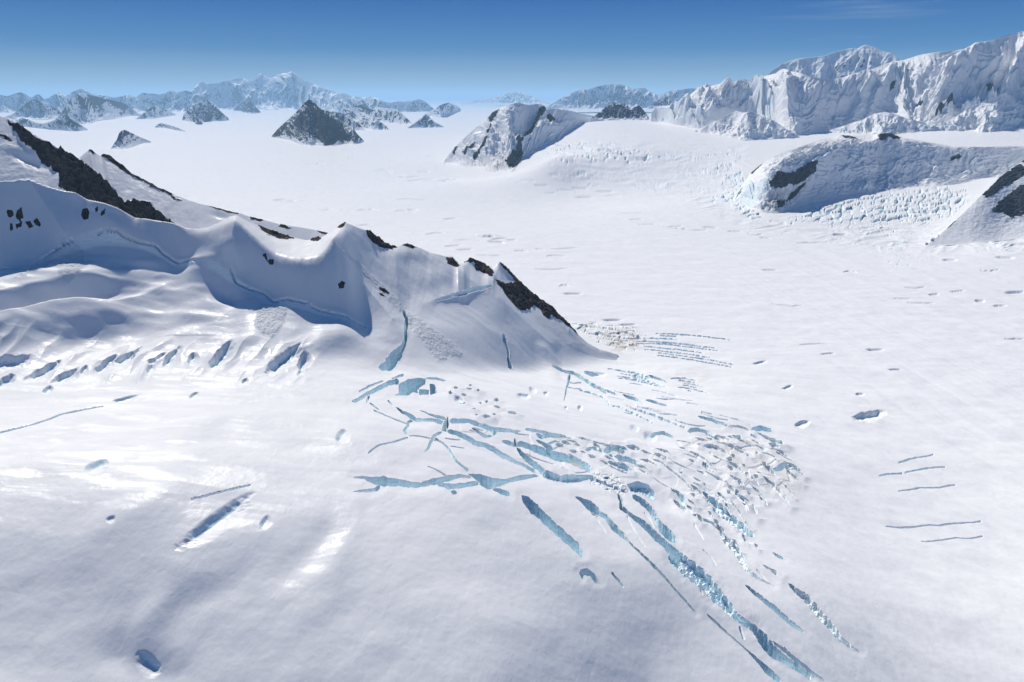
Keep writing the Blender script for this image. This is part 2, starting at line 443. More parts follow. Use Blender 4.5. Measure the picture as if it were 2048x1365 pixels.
for deg, r, z in [(-50, 6000, 0), (-30, 1900, 330), (-20, 1900, 290), (-10, 1900, 190), (-45, 2000, 360), (-40, 3600, 0), (-25, 3600, 0), (-12, 3400, 0), (-50, 700, 288), (-50, 1300, 362), (0, 390, 165), (-30, 390, 200), (30, 390, 150), (58, 390, 120), (58, 800, 50), (-58, 700, 296), (-58, 1300, 360), (50, 2500, 0), (50, 6000, 150),
                  (-50, 20000, 0), (-25, 30000, 0), (0, 30000, 0), (-12, 15000, 0), (-50, 80000, 0), (-20, 90000, 0), (5, 60000, 0), (5, 18000, 30), (10, 22000, 120), (20, 60000, 0), (50, 60000, 0),
                  (10, 38000, 20), (20, 16000, 420), (35, 14000, 480), (50, 12000, 480), (-50, 350000, 0), (0, 350000, 0), (50, 350000, 0), (-25, 200000, 0), (25, 200000, 0)]:
    GP.append((math.radians(deg), float(r), float(z)))
G = Ground(GP)

def col_line(pts, az):
    """sight-line slope of a picture polyline, as a function of azimuth"""
    a, k = ray([p[0] for p in pts], [p[1] for p in pts])
    o = np.argsort(a)
    return np.interp(az, a[o], k[o])
def col_val(pts, vals, az):
    a, k = ray([p[0] for p in pts], [p[1] for p in pts]); o = np.argsort(a)
    return np.interp(az, a[o], np.asarray(vals, float)[o])

def pchip_cols(R, Z, r, d0=None):
    """R, Z: (K, nc) knots per column; r: (nr, nc) or (nr,) ground distances -> heights (clamped outside)"""
    K, nc = R.shape
    h = np.diff(R, axis=0); dl = np.diff(Z, axis=0) / h
    D = np.zeros_like(Z)
    for k in range(1, K - 1):
        w1 = 2 * h[k] + h[k - 1]; w2 = h[k] + 2 * h[k - 1]
        with np.errstate(divide='ignore', invalid='ignore'):
            hm = (w1 + w2) / (w1 / dl[k - 1] + w2 / dl[k])
        D[k] = np.where(dl[k - 1] * dl[k] > 0, hm, 0)
    D[0] = dl[0] if d0 is None else d0; D[-1] = dl[-1]
    r = r[:, None] if r.ndim == 1 else r
    out = np.where(r < R[0], Z[0], Z[-1]) * np.ones((r.shape[0], nc))
    for k in range(K - 1):
        t = (r - R[k]) / h[k]
        m = (t >= 0) & (t <= 1)
        t2 = t * t; t3 = t2 * t
        z = (2 * t3 - 3 * t2 + 1) * Z[k] + (t3 - 2 * t2 + t) * h[k] * D[k] + (-2 * t3 + 3 * t2) * Z[k + 1] + (t3 - t2) * h[k] * D[k + 1]
        out = np.where(m, z, out)
    return out

# ------------------------------------------------------------------ near ridge: lines read across the photograph, stacked by slope
A_FOOT = [(-320, 800), (0, 765), (300, 752), (550, 752), (750, 742), (900, 748), (1000, 745), (1100, 735), (1200, 722), (1236, 712)]
A_BENCH = [(-320, 590), (0, 566), (38, 574), (60, 566), (90, 545), (120, 520), (150, 500), (180, 492), (215, 487), (235, 482), (250, 480), (280, 492), (310, 500), (330, 521), (355, 538), (390, 545), (440, 548),
           (468, 560), (500, 588), (545, 612), (575, 607), (615, 616), (640, 630), (690, 642), (730, 662), (800, 672), (900, 655), (1000, 650), (1100, 672), (1200, 714), (1236, 711)]
A_BERG = [(-320, 568), (0, 543), (38, 552), (60, 543), (90, 518), (120, 495), (150, 478), (180, 470), (215, 461), (235, 461), (250, 470), (280, 485), (310, 491), (330, 511), (355, 526), (390, 533), (440, 531),
          (468, 546), (500, 577), (545, 602), (575, 597), (615, 606), (640, 620), (690, 632), (730, 655), (800, 655), (900, 620), (1000, 600), (1100, 650), (1200, 708), (1236, 710)]
A_CREST = [(-320, 378), (-100, 370), (0, 363), (40, 361), (60, 364), (95, 374), (130, 383), (150, 386), (175, 400), (210, 408), (235, 416), (270, 436), (290, 437), (310, 441), (345, 446), (375, 458), (395, 459),
           (415, 456), (440, 444), (458, 437), (475, 436), (490, 441), (520, 452), (550, 463), (580, 474), (610, 479), (640, 478), (660, 468), (675, 455), (690, 449), (705, 452), (735, 462), (755, 476), (775, 490),
           (790, 494), (815, 489), (840, 498), (860, 507), (885, 512), (905, 513), (918, 527), (928, 525), (940, 516), (960, 522), (975, 533), (986, 536), (996, 527), (1005, 527), (1020, 540), (1040, 561),
           (1060, 581), (1080, 597), (1100, 609), (1115, 625), (1135, 645), (1155, 668), (1175, 686), (1200, 699), (1236, 709)]
A_EDGE = [(-320, 400), (0, 376), (60, 376), (130, 394), (210, 418), (270, 446), (345, 455), (390, 466), (440, 452), (475, 446), (500, 462), (530, 491), (550, 506), (580, 514), (610, 517), (640, 509), (660, 498), (675, 480), (690, 462),
          (735, 480), (775, 505), (840, 514), (905, 530), (945, 532), (1000, 545), (1060, 600), (1135, 655), (1236, 709.5)]
AZ_NOSE = float(ray(1236, 710)[0])
# slope (rise/run) from each line up to the next, by picture column
S_U = [-320, 0, 300, 450, 480, 600, 670, 700, 760, 850, 1000, 1236]
S_BENCH = [.28, .28, .28, .28, .28, .28, .25, .25, .25, .23, .20, .26]
S_BERG = [1.1, 1.1, 1.1, 1.05, 1.05, 1.05, 1.0, .9, .5, .26, .16, .30]
S_EDGE = [1.04, 1.04, 1.0, .98, .97, .98, .95, .62, .40, .30, .15, .34]
S_CREST = [.9, .9, .85, .6, .2, .015, .05, .30, .36, .30, .15, .34]

def gsm(a, sig):
    """gaussian smoothing along a uniform azimuth axis"""
    n = max(1, int(3 * sig)); k = np.exp(-0.5 * (np.arange(-n, n + 1) / sig) ** 2); k /= k.sum()
    return np.convolve(np.pad(a, n, mode='edge'), k, mode='valid')

def ridge_knots(az):
    st = az[1] - az[0]
    s = lambda vals: np.interp(az, ray(S_U, [600] * len(S_U))[0], vals)
    rf = np.interp(az, ray(*zip(*[p[:2] for p in A_FOOT]))[0], G.hit([p[0] for p in A_FOOT], [p[1] for p in A_FOOT]))
    rf = gsm(rf, 0.035 / st); zf = G.at(az, rf)
    R = [rf]; Z = [zf]; kcr = col_line(A_CREST, az)
    for pts, m in ((A_BENCH, s(S_BENCH)), (A_BERG, s(S_BERG)), (A_EDGE, s(S_EDGE)), (A_CREST, s(S_CREST))):
        k = gsm(col_line(pts, az), (0.034, 0.006, 0.003, 0.0009)[len(R) - 1] / st)
        if len(R) == 1: k = np.minimum(k, gsm(gsm(col_line(A_BERG, az), 0.006 / st) - 0.012, 0.012 / st))
        if len(R) < 4: k = np.minimum(k, gsm(kcr, 0.009 / st) - (0.014, 0.010, 0.006)[len(R) - 1])
        if len(R) < 3: k = gsm(k, 0.008 / st)
        r = (CAM_H - Z[-1] + m * R[-1]) / np.maximum(m - k, 0.05)
        r = np.maximum(r, R[-1] + 1.5)
        r = np.maximum(gsm(r, (0.030, 0.030, 0.012, 0.020)[len(R) - 1] / st), R[-1] + 1.5)
        R.append(r); Z.append(CAM_H + k * r)
    return np.array(R), np.array(Z)

# ------------------------------------------------------------------ the sampling grid (polar about the helicopter, finer near it)
PXSTEP = 1.05
_t = np.arange(math.radians(-57.0), math.radians(58.0), PXSTEP / FOC * 0.80)
AZ = _t
dep = np.arange(math.radians(63.0), math.radians(1.15), -PXSTEP / FOC * 0.78)
R1 = CAM_H / np.tan(dep)
R1 = R1[R1 > 395]
R2 = np.geomspace(R1[-1] * 1.02, 330000, 70)
RR = np.concatenate([R1, R2])
NR, NC = len(RR), len(AZ)
print('grid', NR, NC)
X = (RR[:, None] * np.sin(AZ)[None, :]); Y = (RR[:, None] * np.cos(AZ)[None, :])
GZ = G.grid(AZ, RR).T
KR, KZ = ridge_knots(AZ)
g0 = (G.at(AZ, KR[0]) - G.at(AZ, KR[0] - 25)) / 25
front = pchip_cols(KR, KZ, RR, np.clip(g0, 0.03, 0.3))
rc, zc, rf = KR[4], KZ[4], KR[0]
behind = zc[None, :] - 0.72 * (RR[:, None] - rc[None, :])
RG = RR[:, None] * np.ones((1, NC))
left = (AZ < AZ_NOSE)[None, :]
H = GZ.copy()
isfront = (RG > rf[None, :]) & (RG <= rc[None, :]) & left
isback = (RG > rc[None, :]) & (behind > GZ) & left
H = np.where(isfront, front, H); H = np.where(isback, behind, H)
ridge_zone = isfront | isback
hidden = left & (RG > rc[None, :] + 1.0)               # beyond the crest
# soften the foot: blur the heights there along the sight lines
Hb = H.copy()
for _ in range(3):
    c = np.cumsum(np.vstack([np.repeat(Hb[:1], 13, 0), Hb, np.repeat(Hb[-1:], 12, 0)]), 0)
    Hb = (c[25:] - c[:-25]) / 25.0
fw = np.exp(-((np.arange(NR)[:, None] - np.argmin(np.abs(RR[:, None] - rf[None, :]), 0)[None, :]) / 26.0) ** 2) * left
fw = np.where(RG > KR[1][None, :] - 4, 0, fw)
H = H + (Hb - H) * fw
U, V = project(X, Y, H)
FR = ~hidden                                           # the side of things this side of the crest

# ------------------------------------------------------------------ relief drawn on the snow
def near_noise():
    h = 3.6 * fbm(X / 210, Y / 130, 3, 11) + 0.55 * fbm(X / 38, Y / 30, 3, 21) + 0.10 * fbm(X / 9, Y / 8, 2, 31)
    # wind-shaped swells that run diagonally across the basin
    c, s = math.cos(math.radians(48)), math.sin(math.radians(48))
    p = X * c + Y * s; q = -X * s + Y * c
    wl = smooth(1100, 700, RG) * smooth(1050, 700, U)
    h += wl * 1.8 * fbm(p / 260, q / 62, 2, 41, 0.35)
    wr = smooth(1350, 1650, U) * FR * smooth(2600, 1700, RG)
    c, s = math.cos(math.radians(-52)), math.sin(math.radians(-52))
    p = X * c + Y * s; q = -X * s + Y * c
    h += wr * (5.0 * fbm(p / 420, q / 60, 3, 45))
    # flow bands of the main glacier, drawn out towards us
    fb = (hidden | ~left) * smooth(900, 1250, U) * smooth(700, 1200, X)
    q = X + 0.12 * Y + 60 * fbm(X / 900, Y / 1400, 2, 47)
    h += fb * (3.0 * fbm(q / 85, Y / 3200, 3, 48) + 0.5 * fbm(q / 22, Y / 1500, 2, 49))
    # runnels down the steep faces of the ridge
    h += isfront * smooth(0, 60, RG - KR[2][None, :]) * (0.55 * fbm(X / 13, Y / 160, 3, 52) + 1.0 * fbm(X / 45, Y / 220, 2, 53))
    far = smooth(2500, 6000, RG)
    return h * (1 - 0.65 * far) + far * 3.0 * fbm(X / 900, Y / 700, 3, 51)
dH = near_noise()
ROCK = np.zeros((NR, NC), F32); ICEM = np.zeros((NR, NC), F32); DIRT = np.zeros((NR, NC), F32); ROUGH = np.zeros((NR, NC), F32)
OBJ = np.zeros((NR, NC), np.int32)                     # which object a grid point belongs to
OBJ[ridge_zone] = 1
PX = RG / FOC                                          # metres that one picture point spans

def box(pts, m, front_only=True, extra=None):
    u0 = min(p[0] for p in pts) - m; u1 = max(p[0] for p in pts) + m
    v0 = min(p[1] for p in pts) - m; v1 = max(p[1] for p in pts) + m
    s = (U > u0) & (U < u1) & (V > v0) & (V < v1)
    if front_only is True: s &= FR
    elif front_only == 'far': s &= (hidden | ~left) & ~isback
    return np.nonzero(s)

# rolls: (points, height m, width below, width above)
ROLLS = [
    ([(-150, 640), (0, 609), (60, 592), (120, 577), (200, 566), (280, 569), (350, 571)], 30, 17, 50),
    ([(-150, 662), (0, 657), (60, 641), (120, 626), (170, 621), (225, 623), (280, 606), (312, 588), (345, 566), (375, 545)], 30, 40, 10),
    ([(350, 566), (385, 543), (412, 531), (440, 535), (470, 556)], 16, 34, 26),
    ([(-100, 560), (40, 585), (110, 560), (170, 520), (230, 500)], -4, 20, 20),
    ([(590, 700), (640, 685), (690, 678), (740, 682)], 14, 20, 30),
    ([(430, 700), (490, 680), (560, 672)], 5, 18, 22),
    ([(835, 560), (870, 550), (920, 556), (970, 575), (1010, 577)], 9, 24, 26),
    ([(830, 612), (870, 598), (930, 592), (975, 582), (1000, 575)], 8, 9, 30),
    ([(760, 510), (800, 508), (850, 512), (895, 525)], 5, 12, 14),
    ([(1070, 690), (1100, 712), (1122, 735)], 9, 22, 10),
    ([(740, 775), (820, 752), (880, 756)], 3, 14, 20),
    ([(930, 760), (1000, 775), (1100, 800), (1190, 845), (1300, 865)], 5, 26, 40),
    ([(1260, 790), (1380, 830), (1480, 845), (1560, 850)], 7, 22, 60),
    ([(600, 900), (720, 880), (850, 900)], 4, 60, 60),
    ([(300, 870), (420, 850), (470, 820)], 4, 26, 40),
    ([(-50, 900), (150, 850), (300, 830)], 3, 20, 26),
    ([(-50, 960), (180, 900), (330, 870)], 3, 20, 26),
    ([(120, 1090), (280, 1010), (420, 940)], 4, 36, 36),
    ([(200, 1230), (420, 1130), (560, 1060), (680, 1000)], 2.0, 50, 44),
    ([(640, 1120), (700, 1040), (740, 990)], 2.2, 46, 34),
    ([(560, 1250), (680, 1130), (760, 1050)], 2.6, 60, 40),
    ([(240, 1290), (300, 1240), (360, 1200)], 5, 50, 30),
]
for pts, h, wf, wb in ROLLS:
    ii = box(pts, 3 * max(wf, wb)); u, v = U[ii], V[ii]
    x0, x1 = pts[0][0], pts[-1][0]
    xs = np.arange(x0 - 60, x1 + 61, 2.0); ys = gsm(np.interp(xs, [p[0] for p in pts], [p[1] for p in pts]), 4.0 + 0.02 * (x1 - x0))
    yc = np.interp(u, xs, ys); sl = np.interp(u, xs, gsm(np.gradient(ys, xs), 4.0))
    sd = (v - yc) / np.sqrt(1 + sl * sl)
    w = wb + (wf - wb) * smooth(-4, 4, sd)
    e = 0.45 * (x1 - x0)
    fade = smooth(x0 - 4, x0 + e, u) if x0 > -40 else 1.0
    dH[ii] += h * np.exp(-(sd / w) ** 2) * fade * smooth(x1 + 4, x1 - e, u)   # fades towards its ends
# lobes of snow folded against the foot of the ridge
ii = box([(-60, 640), (660, 760)], 10); u, v = U[ii], V[ii]
_c, _s = math.cos(math.radians(-38)), math.sin(math.radians(-38))
_p = u * _c + v * _s; _q = -u * _s + v * _c
_m = smooth(648, 690, v - 0.02 * u) * smooth(775, 742, v) * smooth(-70, 0, u) * smooth(665, 600, u)
dH[ii] += _m * 8.0 * (ridged(_q / 46 + .25 * perlin(_p / 60, _q / 60, 57), _p / 150, 2, 58) - .45)
ii = box([(-60, 470), (480, 660)], 10); u, v = U[ii], V[ii]
_m = smooth(495, 540, v + .0 * u) * smooth(690, 640, v) * smooth(485, 410, u)
dH[ii] += _m * 5.0 * fbm(u / 110, v / 26, 2, 59)
# rib running down from the middle summit
for pts, h, w in [([(668, 495), (695, 538), (740, 595), (785, 648)], 15, 42), ([(472, 440), (465, 480), (476, 520)], 8, 30), ([(690, 452), (668, 495)], 6, 26), ([(60, 368), (110, 440), (128, 470)], 7, 26), ([(1000, 530), (985, 570), (1010, 610), (1100, 690)], 5, 24)]:
    ii = box(pts, w); d = line_sdf(U[ii], V[ii], pts)
    dH[ii] += h * np.clip(1 - d / w, 0, 1) ** 1.3
# soft bowls and mounds (u, v, half length, half width, tilt deg, metres)
for cu, cv, a, b, ang, dz in [(190, 672, 140, 36, -8, -20), (452, 588, 40, 24, 10, -14), (455, 500, 34, 26, 0, 9), (300, 520, 90, 26, 8, 4), (880, 580, 70, 26, -10, -4), (1000, 640, 80, 40, 15, -3),
                              (300, 1340, 130, 50, 20, -5), (100, 1180, 160, 60, -25, -2), (430, 1180, 180, 44, -22, -2.5), (640, 1085, 120, 36, -40, -4), (1000, 1250, 200, 80, 20, 4), (1050, 740, 90, 20, 8, -4),
                              (980, 800, 60, 14, 8, -3), (720, 690, 60, 26, 20, 4), (1320, 880, 50, 14, 20, -4), (1330, 900, 40, 12, 20, 3), (1345, 965, 60, 12, 28, -6), (1330, 1000, 50, 20, 30, -8), (1300, 940, 60, 12, 25, -4)]:
    ca, sa = math.cos(math.radians(ang)), math.sin(math.radians(ang))
    ii = box([(cu, cv)], 2.2 * a); du, dv = U[ii] - cu, V[ii] - cv
    p = (du * ca + dv * sa) / a; q = (-du * sa + dv * ca) / b
    dH[ii] += dz * np.exp(-(p * p + q * q) * 1.6)

# sagging pits: steep far lip, filling towards us (u, v, half length, half width, tilt, sharpness)
PITS = [(15, 725, 46, 12, -10), (85, 738, 40, 9, -30), (8, 763, 24, 8, -25), (130, 752, 30, 9, -25), (95, 778, 11, 6, -30), (212, 727, 28, 7, -36), (250, 712, 22, 8, -30), (270, 702, 17, 5, -50), (345, 712, 25, 9, -50),
        (385, 717, 13, 9, -60), (442, 709, 32, 13, -48), (568, 720, 42, 13, -38), (606, 722, 17, 12, -70), (490, 762, 7, 5, -40), (250, 798, 27, 5, -15), (388, 792, 11, 5, -30), (303, 722, 9, 7, -20), (168, 742, 10, 5, -40), (300, 738, 12, 6, -60),
        (320, 712, 16, 5, -35), (600, 745, 9, 6, -60), (192, 931, 24, 8, -22), (222, 1040, 10, 7, -15), (430, 1042, 86, 12, -36), (530, 1048, 15, 6, -60), (683, 876, 15, 8, -58), (298, 1322, 26, 11, 38), (1740, 830, 30, 9, -12),
        (1066, 783, 8, 5, 30), (1092, 790, 5, 4, 0), (1160, 820, 5, 5, 0), (1132, 821, 3, 3, 0), (1270, 855, 10, 6, 20), (1048, 795, 14, 5, 10), (920, 800, 12, 6, 30), (1575, 775, 12, 3, -20), (1520, 725, 14, 3, -14), (1720, 788, 9, 3, 0),
        (1605, 847, 14, 5, -10), (1190, 747, 20, 4, 5), (1420, 868, 12, 6, 20), (1300, 868, 14, 6, 10)]
for cu, cv, a, b, ang in PITS:
    ca, sa = math.cos(math.radians(ang)), math.sin(math.radians(ang))
    ii = box([(cu, cv)], 1.6 * a + 10); du, dv = U[ii] - cu, V[ii] - cv
    if cv > 850 and a > 12: b *= 1.5
    b *= 0.78; wob = (0.34 if cv < 850 else 0.10) * fbm(U[ii] / 13, V[ii] / 11, 2, int(cu))
    p = (du * ca + dv * sa) / a + 0.25 * fbm(U[ii] / 20, V[ii] / 12, 2, int(cu) + 9); q = (-du * sa + dv * ca) / b + wob
    q = q / np.clip(1 - 0.75 * p * p, 0.15, 1) ** 0.5
    prof = smooth(-1.25, -0.60 if cv < 850 else 0.0, q) * smooth(2.4, -0.6, q) * smooth(1.2, 0.4, np.abs(p))
    dep_m = np.clip((0.80 if cv > 850 else 1.35) * b * PX[ii], 2, 16)
    dH[ii] -= dep_m * prof
    ICEM[ii] = np.maximum(ICEM[ii], 0.55 * smooth(-1.05, -0.8, q) * smooth(0.35, -0.3, q) * smooth(1.0, 0.6, np.abs(p)))

# lens-shaped sags scattered over the main glacier
FARPITS = [(703, 317), (785, 323), (829, 317), (868, 314), (767, 342), (769, 344), (790, 348), (810, 355), (829, 354), (830, 361), (877, 362), (891, 362), (905, 361), (848, 344), (855, 358), (827, 400), (664, 420), (736, 421), (810, 424), (825, 420),
           (900, 438), (735, 452), (965, 470), (978, 472), (990, 474), (1000, 477), (1024, 480), (935, 481), (993, 484), (1042, 503), (1080, 498), (1112, 512), (1128, 497), (978, 511), (1103, 537), (1130, 573), (1145, 588), (1110, 350), (1033, 361), (1055, 364),
           (1082, 372), (1101, 387), (1133, 382), (1227, 393), (1246, 425), (1272, 439), (1300, 450), (1345, 452), (1360, 457), (1390, 459), (1420, 455), (1470, 463), (1510, 468), (1530, 476), (1625, 486), (1680, 470), (1830, 575), (1868, 589), (1915, 583),
           (1960, 602), (2000, 612), (2030, 585), (1842, 606), (1540, 540), (1805, 598), (2030, 678), (1255, 650), (1225, 640), (870, 468), (905, 492), (930, 500), (700, 300), (640, 330), (655, 332), (690, 330), (620, 328), (480, 255), (500, 262), (440, 262),
           (1750, 700), (1790, 740), (1655, 708), (1630, 690), (1575, 610), (1700, 545), (1900, 520), (1980, 540), (2010, 515), (600, 405), (560, 400), (1160, 378), (1190, 372), (1210, 384), (1170, 395)]
rnd = random.Random(3)
for cu, cv in FARPITS:
    a = rnd.uniform(10, 22); b = rnd.uniform(1.2, 2.3); ang = rnd.uniform(-6, 6)
    if cv < 340: a *= 0.7; b *= 0.55
    if rnd.random() < 0.5:                             # a thin sagging crack instead of a lens
        bend = rnd.uniform(-3, 3); L_ = a * rnd.uniform(1.0, 2.0)
        line = [(cu + t * L_, cv + t * L_ * math.tan(math.radians(ang)) * .6 + bend * (1 - t * t) + rnd.uniform(-.8, .8), (1.6 if cv > 400 else 1.0) * (1 - t * t) + .3) for t in np.linspace(-1, 1, 7)]
        ii = box(line, 8, 'far'); sd = line_sdf(U[ii], V[ii], line)
        dH[ii] -= np.clip(2.2 * PX[ii], 4, 16) * smooth(1.0, -.5, sd) * (1.0 if cv > 380 else 1.0)
        continue
    ca, sa = math.cos(math.radians(ang)), math.sin(math.radians(ang))
    ii = box([(cu, cv)], 1.5 * a + 6, 'far'); du, dv = U[ii] - cu, V[ii] - cv
    p = (du * ca + dv * sa) / a; q = (-du * sa + dv * ca) / b
    q = q / np.clip(1 - 0.8 * p * p, 0.12, 1) ** 0.5
    dH[ii] -= np.clip(1.7 * b * PX[ii], 2, 13) * smooth(-1.2, -0.6, q) * smooth(1.7, -0.4, q) * smooth(1.15, 0.5, np.abs(p))
def flow_angle(u, v):
    return min(54.0, max(12.0, 12 + 0.21 * (v - 860) + 0.02 * (u - 1250)))
